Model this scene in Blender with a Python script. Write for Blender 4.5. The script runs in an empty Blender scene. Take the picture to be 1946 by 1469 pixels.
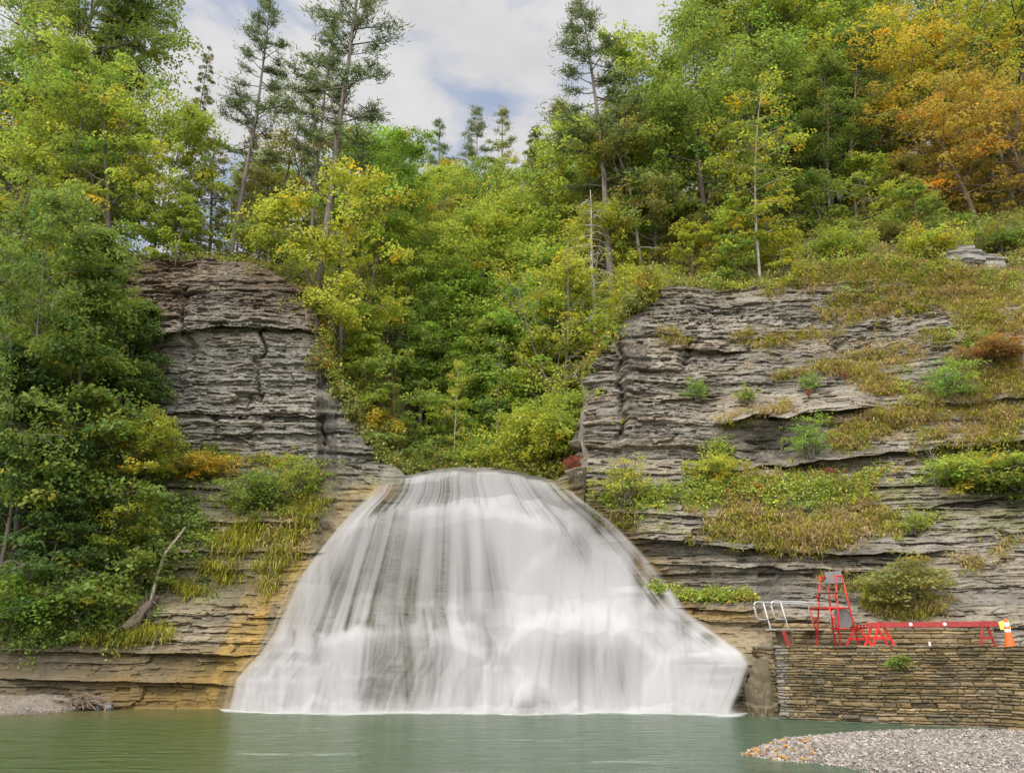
import bpy, bmesh, math, random
import numpy as np
from mathutils import Vector, Matrix, Euler

random.seed(7)
RNG = np.random.default_rng(7)
SC = bpy.context.scene
COL = SC.collection

# ------------------------------------------------------------------ camera model
FP, CX, CY, H0 = 1513.56, 973.0, 734.5, 2.68
PITCH = math.atan((1215 - 734.5) / FP)
SP, CP = math.sin(PITCH), math.cos(PITCH)

def ray(px, py):
    """Sight line through a photo pixel: X/Y and (Z-H0)/Y."""
    xc = (np.asarray(px, float) - CX) / FP
    yc = (CY - np.asarray(py, float)) / FP
    yw = CP - yc * SP
    return xc / yw, (SP + yc * CP) / yw

def at(px, py, Y):
    a, b = ray(px, py)
    return np.stack([a * Y, np.asarray(Y, float) + 0 * a, H0 + b * Y], -1)

def proj(P):
    P = np.asarray(P, float)
    d = P[..., 1] * CP + (P[..., 2] - H0) * SP
    u = -P[..., 1] * SP + (P[..., 2] - H0) * CP
    return CX + FP * P[..., 0] / d, CY - FP * u / d

# ------------------------------------------------------------------ noise
def hsh(i, seed=0):
    n = (np.asarray(i).astype(np.int64) * 374761393 + seed * 668265263) & 0xFFFFFFFF
    n = ((n ^ (n >> 13)) * 1274126177) & 0xFFFFFFFF
    n = n ^ (n >> 16)
    n = (n * 2246822519) & 0xFFFFFFFF
    n = n ^ (n >> 15)
    return (n & 0xFFFFFF) / float(0x1000000)

def hsh2(i, j, seed=0):
    a = np.asarray(i).astype(np.int64); b = np.asarray(j).astype(np.int64)
    return hsh(((a * 73856093) ^ (b * 19349663)) & 0x7FFFFFFF, seed)

def vn(x, y, seed=0):
    x, y = np.broadcast_arrays(np.asarray(x, float), np.asarray(y, float))
    xi, yi = np.floor(x), np.floor(y)
    fx, fy = x - xi, y - yi
    fx = fx * fx * (3 - 2 * fx); fy = fy * fy * (3 - 2 * fy)
    a = hsh2(xi, yi, seed); b = hsh2(xi + 1, yi, seed)
    c = hsh2(xi, yi + 1, seed); d = hsh2(xi + 1, yi + 1, seed)
    return (a * (1 - fx) + b * fx) * (1 - fy) + (c * (1 - fx) + d * fx) * fy

def fbm(x, y, octv=4, seed=0):
    s, a, t = 0.0, 1.0, 0.0
    for k in range(octv):
        s = s + a * (vn(x * 2 ** k + 17.3 * k, y * 2 ** k - 9.1 * k, seed + k) - .5)
        t += a; a *= .5
    return 2 * s / t

def sst(a, b, x):
    t = np.clip((np.asarray(x, float) - a) / (b - a), 0, 1)
    return t * t * (3 - 2 * t)

def blob(px, py, cx, cy, rx, ry):
    return np.exp(-(((px - cx) / rx) ** 2 + ((py - cy) / ry) ** 2))

# ------------------------------------------------------------------ mesh helpers
def mesh_np(name, V, quads=None, tris=None, mats=(), attrs=None, uv=None, smooth=False, midx=None):
    me = bpy.data.meshes.new(name)
    V = np.asarray(V, np.float32)
    me.vertices.add(len(V)); me.vertices.foreach_set('co', V.ravel())
    parts, starts, off = [], [], 0
    if quads is not None and len(quads):
        q = np.asarray(quads, np.int32); parts.append(q.ravel())
        starts.append(np.arange(len(q)) * 4); off = len(q) * 4
    if tris is not None and len(tris):
        t = np.asarray(tris, np.int32); parts.append(t.ravel())
        starts.append(off + np.arange(len(t)) * 3)
    L = np.concatenate(parts); S = np.concatenate(starts).astype(np.int32)
    me.loops.add(len(L)); me.loops.foreach_set('vertex_index', L.astype(np.int32))
    me.polygons.add(len(S)); me.polygons.foreach_set('loop_start', S)
    if midx is not None:
        me.polygons.foreach_set('material_index', np.asarray(midx, np.int32))
    me.polygons.foreach_set('use_smooth', np.full(len(S), smooth))
    for k, a in (attrs or {}).items():
        a = np.asarray(a, np.float32)
        if a.ndim == 1:
            at_ = me.attributes.new(k, 'FLOAT', 'POINT'); at_.data.foreach_set('value', a)
        else:
            if a.shape[1] == 3:
                a = np.concatenate([a, np.ones((len(a), 1), np.float32)], 1)
            at_ = me.attributes.new(k, 'FLOAT_COLOR', 'POINT'); at_.data.foreach_set('color', a.ravel())
    if uv is not None:
        ul = me.uv_layers.new(name='UVMap')
        ul.data.foreach_set('uv', np.asarray(uv, np.float32)[L].ravel())
    me.update(calc_edges=True)
    for m in mats: me.materials.append(m)
    return me

def grid_faces(nr, nc):
    r, c = np.meshgrid(np.arange(nr - 1), np.arange(nc - 1), indexing='ij')
    i = (r * nc + c).ravel()
    return np.stack([i, i + 1, i + nc + 1, i + nc], -1)

def link(name, me, parent=None, mats=None):
    o = bpy.data.objects.new(name, me); COL.objects.link(o)
    if parent is not None: o.parent = parent
    return o

def tag(o, label=None, cat=None, group=None, kind=None):
    if label: o['label'] = label
    if cat: o['category'] = cat
    if group: o['group'] = group
    if kind: o['kind'] = kind
    return o

def empty(name, loc, label, cat, group=None, rz=0.0):
    o = bpy.data.objects.new(name, None); COL.objects.link(o)
    o.empty_display_size = .2
    o.location = loc; o.rotation_euler = (0, 0, rz)
    return tag(o, label, cat, group)

def copy_tree(o, parent=None):
    c = o.copy(); COL.objects.link(c)
    if parent is not None: c.parent = parent
    for ch in list(o.children): copy_tree(ch, c)
    return c

class MB:
    """Gathers boxes, tubes and sheets into one mesh."""
    def __init__(s): s.V, s.Q, s.T, s.C, s.n = [], [], [], [], 0
    def add(s, V, Q=None, T=None, col=None):
        V = np.asarray(V, float)
        s.V.append(V)
        if Q is not None and len(Q): s.Q.append(np.asarray(Q) + s.n)
        if T is not None and len(T): s.T.append(np.asarray(T) + s.n)
        if col is not None:
            s.C.append(np.broadcast_to(np.asarray(col, float), (len(V), 3)))
        s.n += len(V)
    def tube(s, pts, rad, n=6, cap=True, col=None, flat=1.0):
        pts = np.asarray(pts, float); k = len(pts)
        rad = np.broadcast_to(np.asarray(rad, float), (k,))
        tan = np.gradient(pts, axis=0); tan /= np.linalg.norm(tan, axis=1, keepdims=True) + 1e-9
        ref = np.array([0, 0, 1.]) if abs(tan[:, 2]).mean() < .8 else np.array([1., 0, 0])
        a = np.cross(tan, ref); a /= np.linalg.norm(a, axis=1, keepdims=True) + 1e-9
        b = np.cross(tan, a)
        th = np.linspace(0, 2 * math.pi, n, endpoint=False)
        V = pts[:, None] + rad[:, None, None] * (np.cos(th)[None, :, None] * a[:, None] + flat * np.sin(th)[None, :, None] * b[:, None])
        i, j = np.meshgrid(np.arange(k - 1), np.arange(n), indexing='ij')
        j2 = (j + 1) % n
        Q = np.stack([i * n + j, i * n + j2, (i + 1) * n + j2, (i + 1) * n + j], -1).reshape(-1, 4)
        T = None; V = V.reshape(-1, 3)
        if cap:
            V = np.concatenate([V, pts[:1], pts[-1:]])
            jj = np.arange(n); e = k * n
            T = np.concatenate([np.stack([np.full(n, e), (jj + 1) % n, jj], -1),
                                np.stack([np.full(n, e + 1), (k - 1) * n + jj, (k - 1) * n + (jj + 1) % n], -1)])
        s.add(V, Q, T, col)
    def box(s, c, size, R=None, bev=.006, col=None):
        bm = bmesh.new(); bmesh.ops.create_cube(bm, size=1)
        for v in bm.verts: v.co = Vector((v.co.x * size[0], v.co.y * size[1], v.co.z * size[2]))
        if bev: bmesh.ops.bevel(bm, geom=bm.edges[:], offset=min(bev, .3 * min(size)), segments=1, affect='EDGES')
        bm.verts.index_update()
        V = np.array([v.co[:] for v in bm.verts])
        if R is not None: V = V @ np.asarray(R).T
        V = V + np.asarray(c)
        Q = [[v.index for v in f.verts] for f in bm.faces if len(f.verts) == 4]
        T = [[v.index for v in f.verts] for f in bm.faces if len(f.verts) == 3]
        bm.free(); s.add(V, Q, T, col)
    def beam(s, p, q, w, h, up=(0, 0, 1), bev=.006, col=None):
        p, q = np.asarray(p, float), np.asarray(q, float)
        d = q - p; L = np.linalg.norm(d); d /= L
        y = np.cross(up, d); y /= np.linalg.norm(y); z = np.cross(d, y)
        s.box((p + q) / 2, (L, w, h), np.stack([d, y, z], 1), bev, col)
    def mesh(s, name, mats=(), smooth=False):
        V = np.concatenate(s.V)
        Q = np.concatenate(s.Q) if s.Q else None
        T = np.concatenate(s.T) if s.T else None
        at_ = {'col': np.concatenate(s.C)} if s.C and sum(map(len, s.C)) == len(V) else None
        return mesh_np(name, V, Q, T, mats, at_, smooth=smooth)
    def build(s, name, mat, parent=None, smooth=False):
        return link(name, s.mesh(name, [mat], smooth), parent)

# ------------------------------------------------------------------ materials
def newmat(name):
    m = bpy.data.materials.new(name); m.use_nodes = True
    nt = m.node_tree; nt.nodes.clear()
    return m, nt

def nd(nt, typ, ins=None, **kw):
    n = nt.nodes.new(typ)
    for k, v in kw.items(): setattr(n, k, v)
    for k, v in (ins or {}).items():
        if isinstance(v, bpy.types.NodeSocket): nt.links.new(v, n.inputs[k])
        else: n.inputs[k].default_value = v
    return n

def rgba(c): return (c[0], c[1], c[2], 1)

def mat_plain(name, col, rough=.6, metal=0., nscale=14., namt=.25, spec=.4, bump=.0):
    m, nt = newmat(name)
    tc = nd(nt, 'ShaderNodeTexCoord')
    no = nd(nt, 'ShaderNodeTexNoise', {'Vector': tc.outputs['Object'], 'Scale': nscale, 'Detail': 5.})
    mr = nd(nt, 'ShaderNodeMapRange', {0: no.outputs['Fac'], 1: .3, 2: .7, 3: 1 - namt, 4: 1 + namt})
    mx = nd(nt, 'ShaderNodeVectorMath', {0: rgba(col)[:3], 1: mr.outputs[0]}, operation='MULTIPLY')
    b = nd(nt, 'ShaderNodeBsdfPrincipled', {'Base Color': mx.outputs[0], 'Roughness': rough, 'Metallic': metal, 'Specular IOR Level': spec})
    if bump:
        bp = nd(nt, 'ShaderNodeBump', {'Height': no.outputs['Fac'], 'Strength': bump, 'Distance': .02})
        nt.links.new(bp.outputs[0], b.inputs['Normal'])
    o = nd(nt, 'ShaderNodeOutputMaterial'); nt.links.new(b.outputs[0], o.inputs[0])
    return m

def mat_vcol(name, rough=.85, n1=(3.0, .22), n2=(22., .18), spec=.3, bump=.35, zs=4.0, gain=1.0):
    """Per-vertex base colour with two scales of grain (second one squashed into bedding)."""
    m, nt = newmat(name)
    tc = nd(nt, 'ShaderNodeTexCoord'); ca = nd(nt, 'ShaderNodeAttribute', attribute_name='col')
    mp = nd(nt, 'ShaderNodeMapping', {'Vector': tc.outputs['Object'], 'Scale': (1, 1, zs)})
    a = nd(nt, 'ShaderNodeTexNoise', {'Vector': mp.outputs[0], 'Scale': n1[0], 'Detail': 6., 'Roughness': .65})
    c = nd(nt, 'ShaderNodeTexNoise', {'Vector': mp.outputs[0], 'Scale': n2[0], 'Detail': 4., 'Roughness': .6})
    ra = nd(nt, 'ShaderNodeMapRange', {0: a.outputs['Fac'], 1: .3, 2: .7, 3: gain * (1 - n1[1]), 4: gain * (1 + n1[1])})
    rc = nd(nt, 'ShaderNodeMapRange', {0: c.outputs['Fac'], 1: .3, 2: .7, 3: 1 - n2[1], 4: 1 + n2[1]})
    mu = nd(nt, 'ShaderNodeMath', {0: ra.outputs[0], 1: rc.outputs[0]}, operation='MULTIPLY')
    mx = nd(nt, 'ShaderNodeVectorMath', {0: ca.outputs['Color'], 1: mu.outputs[0]}, operation='MULTIPLY')
    bp = nd(nt, 'ShaderNodeBump', {'Height': c.outputs['Fac'], 'Strength': bump, 'Distance': .05})
    b = nd(nt, 'ShaderNodeBsdfPrincipled', {'Base Color': mx.outputs[0], 'Roughness': rough, 'Specular IOR Level': spec, 'Normal': bp.outputs[0]})
    o = nd(nt, 'ShaderNodeOutputMaterial'); nt.links.new(b.outputs[0], o.inputs[0])
    return m

def mat_leaf(name, trans=.52, gain=1.3, useobj=True):
    """Leaf colour = object colour (or vertex colour) x per-leaf variation."""
    m, nt = newmat(name)
    if useobj:
        oi = nd(nt, 'ShaderNodeObjectInfo')
        ti = nd(nt, 'ShaderNodeAttribute', attribute_name='tint')
        sx = nd(nt, 'ShaderNodeSeparateColor', {0: ti.outputs['Color']})
        v = nd(nt, 'ShaderNodeVectorMath', {0: oi.outputs['Color'], 1: sx.outputs[0]}, operation='MULTIPLY')
        # turning leaves: shift towards gold
        au = nd(nt, 'ShaderNodeVectorMath', {0: v.outputs[0], 1: (2.1, 1.12, .55)}, operation='MULTIPLY')
        mx = nd(nt, 'ShaderNodeMix', {0: sx.outputs[1], 6: v.outputs[0], 7: au.outputs[0]}, data_type='RGBA')
        gr = nd(nt, 'ShaderNodeVectorMath', {0: v.outputs[0], 1: (.62, .95, 1.25)}, operation='MULTIPLY')
        mx2 = nd(nt, 'ShaderNodeMix', {0: sx.outputs[2], 6: mx.outputs[2], 7: gr.outputs[0]}, data_type='RGBA')
        colr = mx2.outputs[2]
    else:
        colr = nd(nt, 'ShaderNodeAttribute', attribute_name='col').outputs['Color']
    g = nd(nt, 'ShaderNodeVectorMath', {0: colr, 1: (gain, gain, gain)}, operation='MULTIPLY')
    tr = nd(nt, 'ShaderNodeVectorMath', {0: g.outputs[0], 1: (1.25, 1.2, .85)}, operation='MULTIPLY')
    b = nd(nt, 'ShaderNodeBsdfPrincipled', {'Base Color': g.outputs[0], 'Roughness': .55, 'Specular IOR Level': .25})
    t = nd(nt, 'ShaderNodeBsdfTranslucent', {'Color': tr.outputs[0]})
    s = nd(nt, 'ShaderNodeMixShader', {0: trans, 1: b.outputs[0], 2: t.outputs[0]})
    o = nd(nt, 'ShaderNodeOutputMaterial'); nt.links.new(s.outputs[0], o.inputs[0])
    return m

def mat_bark(name):
    m, nt = newmat(name)
    tc = nd(nt, 'ShaderNodeTexCoord'); oi = nd(nt, 'ShaderNodeObjectInfo')
    mp = nd(nt, 'ShaderNodeMapping', {'Vector': tc.outputs['Object'], 'Scale': (1, 1, .2)})
    a = nd(nt, 'ShaderNodeTexNoise', {'Vector': mp.outputs[0], 'Scale': 9., 'Detail': 6., 'Roughness': .7})
    ra = nd(nt, 'ShaderNodeMapRange', {0: a.outputs['Fac'], 1: .3, 2: .7, 3: .55, 4: 1.4})
    mx = nd(nt, 'ShaderNodeVectorMath', {0: oi.outputs['Color'], 1: ra.outputs[0]}, operation='MULTIPLY')
    bp = nd(nt, 'ShaderNodeBump', {'Height': a.outputs['Fac'], 'Strength': .6, 'Distance': .05})
    b = nd(nt, 'ShaderNodeBsdfPrincipled', {'Base Color': mx.outputs[0], 'Roughness': .9, 'Normal': bp.outputs[0]})
    o = nd(nt, 'ShaderNodeOutputMaterial'); nt.links.new(b.outputs[0], o.inputs[0])
    return m

M_ROCK = mat_vcol('shale')
M_STONE = mat_vcol('wall_stone', n1=(2.5, .25), n2=(30., .2), zs=1.5)
M_SOIL = mat_vcol('forest_floor', n1=(1.2, .35), n2=(9., .35), zs=1.0, bump=.6)
M_LEAF = mat_leaf('leaf')
M_NEEDLE = mat_leaf('needle', trans=.3)
M_HERB = mat_leaf('herb', useobj=False, trans=.4)
M_BARK = mat_bark('bark')

# ------------------------------------------------------------------ gorge rock
def pl(xs, ys):
    return lambda x: np.interp(x, xs, ys)

TOP = pl([-400, 100, 250, 330, 450, 500, 540, 575, 600, 612, 640, 675, 715, 770, 790, 830, 870, 940, 1000, 1055, 1080, 1095, 1110, 1114, 1150, 1180, 1205, 1230, 1300, 1400, 1440, 1560, 1700, 1760, 1860, 1946, 2300],
         [470, 480, 490, 488, 492, 505, 530, 555, 580, 640, 745, 800, 850, 903, 900, 890, 887, 889, 901, 912, 898, 850, 800, 720, 668, 640, 590, 542, 541, 547, 546, 536, 532, 545, 565, 575, 590])
EL = pl([860, 935, 965, 1000, 1050, 1100, 1150, 1200, 1240, 1290, 1352, 1420], [745, 700, 668, 642, 600, 562, 540, 518, 488, 440, 426, 420])
ER = pl([860, 912, 950, 1000, 1050, 1100, 1140, 1165, 1200, 1240, 1262, 1300, 1352, 1420], [1060, 1072, 1110, 1165, 1215, 1258, 1290, 1312, 1362, 1422, 1436, 1424, 1402, 1392])
LX = pl([480, 580, 640, 745, 800, 850, 900, 930], [560, 602, 612, 640, 675, 715, 770, 800])
RX = pl([540, 590, 640, 665, 720, 800, 850, 900, 930], [1230, 1205, 1180, 1150, 1113, 1110, 1095, 1080, 1070])

DL = pl([470, 490, 630, 790, 800, 905, 925, 960, 1000, 1110, 1140, 1200, 1230, 1310, 1350, 1420],
        [42.9, 42.6, 42.0, 41.7, 41.5, 41.2, 40.6, 39.9, 39.2, 38.2, 37.6, 36.5, 36.0, 35.2, 34.9, 34.5])
DR = pl([520, 540, 650, 775, 795, 870, 895, 930, 1015, 1030, 1122, 1135, 1150, 1180, 1225, 1260, 1420],
        [44.8, 44.5, 42.6, 40.9, 40.3, 39.8, 39.2, 38.5, 36.9, 36.5, 35.7, 34.9, 34.6, 34.1, 33.8, 33.6, 33.0])
DF = pl([870, 890, 900, 948, 966, 990, 1060, 1128, 1160, 1190, 1215, 1260, 1335, 1352, 1420],
        [41.6, 41.2, 40.9, 40.55, 40.0, 39.5, 38.6, 37.7, 37.0, 36.2, 35.8, 35.2, 34.2, 33.8, 33.2])

def overhang(px, py, xs, ys, a, h, xf=25):
    """A bed that juts out above a line and falls back below it."""
    ly = np.interp(px, xs, ys) + 5 * fbm(px * .02, py * 0, 2, 91)
    w = sst(xs[0] - xf, xs[0] + xf, px) * (1 - sst(xs[-1] - xf, xs[-1] + xf, px))
    up = np.where(py < ly, np.exp(-(ly - py) / h), 0.0)
    return -a * w * up

def crack(px, py, cx, y0, y1, w, d, lean=0.0):
    c = cx + lean * (py - y0) + 9 * fbm(py * .06, py * 0 + cx, 3, 33); w = w * (.45 + .9 * vn(py * .09, py * 0 + cx, 34))
    return d * np.exp(-((px - c) / w) ** 2) * sst(y0 - 8, y0 + 8, py) * (1 - sst(y1 - 8, y1 + 8, py))

def falls_w(px, py):
    l, r = EL(py), ER(py)
    return sst(l - 55, l + 25, px) * (1 - sst(r - 25, r + 55, px)) * sst(845, 900, py)

def depth(px, py):
    """Smooth distance of the rock face along each sight line (metres along Y)."""
    px, py = np.broadcast_arrays(np.asarray(px, float), np.asarray(py, float))
    dl = DL(py + 10 * fbm(px * .008, py * .004, 2, 5)) - np.clip(250 - px, 0, 400) / 250 * 1.8
    dl = dl + .9 * np.exp(-np.clip(LX(py) - px, 0, 400) / 30)
    dl = dl + .7 * fbm(px * .009, py * .003, 3, 11) * sst(960, 900, py)
    dl = dl + overhang(px, py, [350, 420, 500, 605], [632, 618, 624, 628], .55, 45)
    dl = dl + overhang(px, py, [240, 350], [636, 634], .9, 60)
    dl = dl + overhang(px, py, [300, 640], [786, 792], .4, 14)
    dl = dl + overhang(px, py, [400, 650], [826, 822], .3, 16)
    dl = dl + overhang(px, py, [0, 200, 430], [1290, 1292, 1302], .35, 12)
    dl = dl + overhang(px, py, [0, 200, 480], [1236, 1238, 1246], .3, 14)
    dl = dl + overhang(px, py, [380, 560], [990, 996], .45, 14)
    dl = dl + overhang(px, py, [340, 600], [1048, 1052], .4, 14)
    dl = dl + crack(px, py, 350, 545, 640, 7, .6) + crack(px, py, 500, 622, 680, 3, .5) + crack(px, py, 355, 640, 700, 9, .4, .25)
    dl = dl + crack(px, py, 490, 680, 760, 5, .35) + crack(px, py, 406, 790, 830, 8, .6, .3) + crack(px, py, 615, 800, 850, 4, .5) + crack(px, py, 470, 745, 790, 4, .3)
    dr = DR(py + 16 * fbm(px * .006, py * .004, 2, 6)) - np.clip(px - 1350, 0, 800) / 600 * 2.6
    dr = dr + .9 * np.exp(-np.clip(px - RX(py), 0, 400) / 30)
    dr = dr + .8 * fbm(px * .008, py * .004, 3, 12) * sst(1000, 900, py)
    dr = dr + .55 * (1 - sst(1176, 1190, px)) * sst(640, 690, py) * (1 - sst(850, 900, py))
    dr = dr + crack(px, py, 1182, 655, 835, 7, .7, .02) + crack(px, py, 1592, 590, 670, 6, .5) + crack(px, py, 1306, 650, 700, 9, .6)
    dr = dr + overhang(px, py, [1290, 1420], [664, 662], .6, 22)
    dr = dr + overhang(px, py, [1210, 1350], [758, 756], .35, 14)
    dr = dr + overhang(px, py, [1370, 1430, 1480, 1530, 1660], [806, 790, 796, 786, 772], 1.0, 26)
    dr = dr + overhang(px, py, [1480, 1620, 1800, 2000], [888, 868, 848, 832], .7, 22)
    dr = dr + overhang(px, py, [1360, 1500, 1560], [896, 884, 886], .5, 14)
    dr = dr + overhang(px, py, [1210, 1400, 1600, 1790], [1022, 1040, 1052, 1046], .8, 34)
    dr = dr + overhang(px, py, [1240, 1500, 1760], [1072, 1080, 1088], .3, 12)
    dr = dr + overhang(px, py, [1300, 1440], [1156, 1160], .3, 10)
    dr = dr + overhang(px, py, [1760, 1830, 2000], [965, 950, 940], .5, 40)
    dr = dr + overhang(px, py, [1150, 1420], [972, 990], .35, 12) * .6
    dr = dr + overhang(px, py, [1700, 2000], [770, 752], .5, 20)
    dr = dr + 1.3 * blob(px, py, 1470, 848, 62, 34) + .9 * blob(px, py, 1590, 895, 90, 16)
    df = DF(py + 34 * fbm(px * .009, py * .001, 3, 8) + 14 * fbm(px * .03, py * .003, 3, 9)) 
    um = (px - (EL(py) + ER(py)) / 2) / ((ER(py) - EL(py)) / 2 + 1)
    df = df + (.35 + 1.2 * sst(930, 1200, py) * (1 - sst(1250, 1352, py))) * np.clip(um, -1., 1.) ** 2 * .6 - .3
    dr = dr + 2.1 * sst(930, 1030, py) * (1 - sst(1180, 1270, py)) * np.exp(-np.clip(px - ER(py) - 10, 0, 900) / 130)
    ds = np.where(um < 0, dl, dr); ke = sst(.62, 1.0, np.abs(um)) * sst(915, 960, py)
    df = df * (1 - ke) + (ds - .3) * ke
    df = df - .9 * blob(px, py, 1110, 1200, 110, 60) - .7 * blob(px, py, 1000, 1330, 40, 40) - .5 * blob(px, py, 700, 1230, 60, 50)
    df = df - .5 * blob(px, py, 1350, 1250, 60, 30)
    w = falls_w(px, py)
    s = sst(860, 960, px)
    d = dl * (1 - s) + dr * s
    return d * (1 - w) + df * w, w

_rb = np.random.default_rng(3)
B_FINE = np.concatenate([[-4], -4 + np.cumsum(_rb.uniform(.05, .17, 600))])
B_MID = np.concatenate([[-4], -4 + np.cumsum(_rb.uniform(.25, .8, 140))])
B_BIG = np.concatenate([[-4], -4 + np.cumsum(_rb.uniform(.9, 2.2, 50))])

def layers(X, Z, bounds, seed, wx):
    zz = Z + .45 * fbm(X * .05, Z * .03, 2, 77) + .16 * fbm(X * .35, Z * .25, 3, 78) + .05 * fbm(X * 1.6, Z * .9, 2, seed + 1) + .01 * X
    i = np.clip(np.searchsorted(bounds, zz) - 1, 0, len(bounds) - 2)
    lo, hi = bounds[i], bounds[i + 1]; t = hi - lo; f = np.clip((zz - lo) / t, 0, 1)
    w = wx * (.5 + 1.5 * hsh(i, seed + 3))
    cx = X / w + 60 * hsh(i, seed + 4) + .55 * fbm(X * .8, Z * 1.5, 3, seed + 9)
    ci = np.floor(cx); cf = cx - ci
    return hsh(i, seed + 2), hsh2(i, ci, seed + 5), np.minimum(f, 1 - f) * t, np.minimum(cf, 1 - cf) * w, i

def strata(X, Z, amp):
    b0, k0, e0, v0, _ = layers(X, Z, B_BIG, 400, 6.0)
    b1, k1, e1, v1, _ = layers(X, Z, B_MID, 410, 1.9)
    b2, k2, e2, v2, i2 = layers(X, Z, B_FINE, 420, .5)
    q = 1.25 * sst(-.35, .35, fbm(X * .13, Z * .2, 3, 58))          # some stretches weather smooth, others flake
    s = .26 * (b0 - .5) + .34 * (k0 - .5) + .22 * (b1 - .5) + .20 * (k1 - .5) * q + .07 * (b2 - .5) * (.4 + q) + .13 * (k2 - .5) * (.3 + q) - .18 * (k1 < .08) * q - .10 * (k2 < .08)
    s = s - .14 * np.exp(-e1 / .035) * sst(-.35, .35, fbm(X * .5, Z * .7, 2, 59)) - .09 * np.exp(-v1 / .03) * (k1 > .4) - .12 * np.exp(-v0 / .05) * (k0 > .35) - .05 * np.exp(-e2 / .02) - .03 * np.exp(-v2 / .02)
    s = s + .16 * fbm(X * .7, Z * 1.1, 5, 55) + .10 * fbm(X * 2.4, Z * 7.5, 4, 57) + .30 * fbm(X * .25, Z * .3, 2, 56)
    tone = 1 + .22 * (b2 - .5) + .20 * (k2 - .5) + .22 * (b1 - .5) + .2 * (b0 - .5) + .10 * (k1 - .5)
    return s * amp, tone, b1

def face(px, py, full=False):
    d, w = depth(px, py)
    P = at(px, py, d)
    amp = (1 - .55 * np.exp(-np.clip(EL(py) - np.asarray(px), 0, 900) / 110) * (np.asarray(px) < 800) * sst(900, 940, py)) * (1 - .8 * w * sst(EL(py) - 10, EL(py) + 15, px) * sst(ER(py) + 10, ER(py) - 15, px)) * (1 - .35 * sst(1200, 1240, py) * (np.asarray(px) < 500))
    s, tone, b1 = strata(P[..., 0], P[..., 2], amp)
    P[..., 1] -= s
    pxa, pya = np.asarray(px, float), np.asarray(py, float)          # at the gorge corners the beds jut sideways too
    gl = np.exp(-np.clip(LX(pya) - pxa, 0, 400) / 40) * (pxa < 800) * (pya < 905); gr = np.exp(-np.clip(pxa - RX(pya), 0, 400) / 40) * (pxa > 1000) * (pya < 900)
    P[..., 0] += (gl - gr) * s * 1.3
    return (P, tone, b1, w) if full else P

# hills behind the rock
def hill(X, Y):
    X, Y = np.broadcast_arrays(np.asarray(X, float), np.asarray(Y, float))
    zc = 11.1 + .04 * np.clip(Y - 42, 0, 8) + .92 * np.clip(Y - 50, 0, 34) + .35 * np.clip(Y - 84, 0, 60)
    left = 23.7 + .42 * np.clip(Y - 43, 0, 80) + .06 * (-X - 12)
    right = 23.3 + .66 * np.clip(Y - 44, 0, 80) + .16 * np.clip(X - 10, 0, 60)
    s = sst(-8, 8, X)
    zs = left * (1 - s) + right * s
    w = sst(3.0, 10.5, np.abs(X + 1.2))
    return zc + (zs - zc) * w + .9 * fbm(X * .12, Y * .12, 3, 71)

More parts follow.
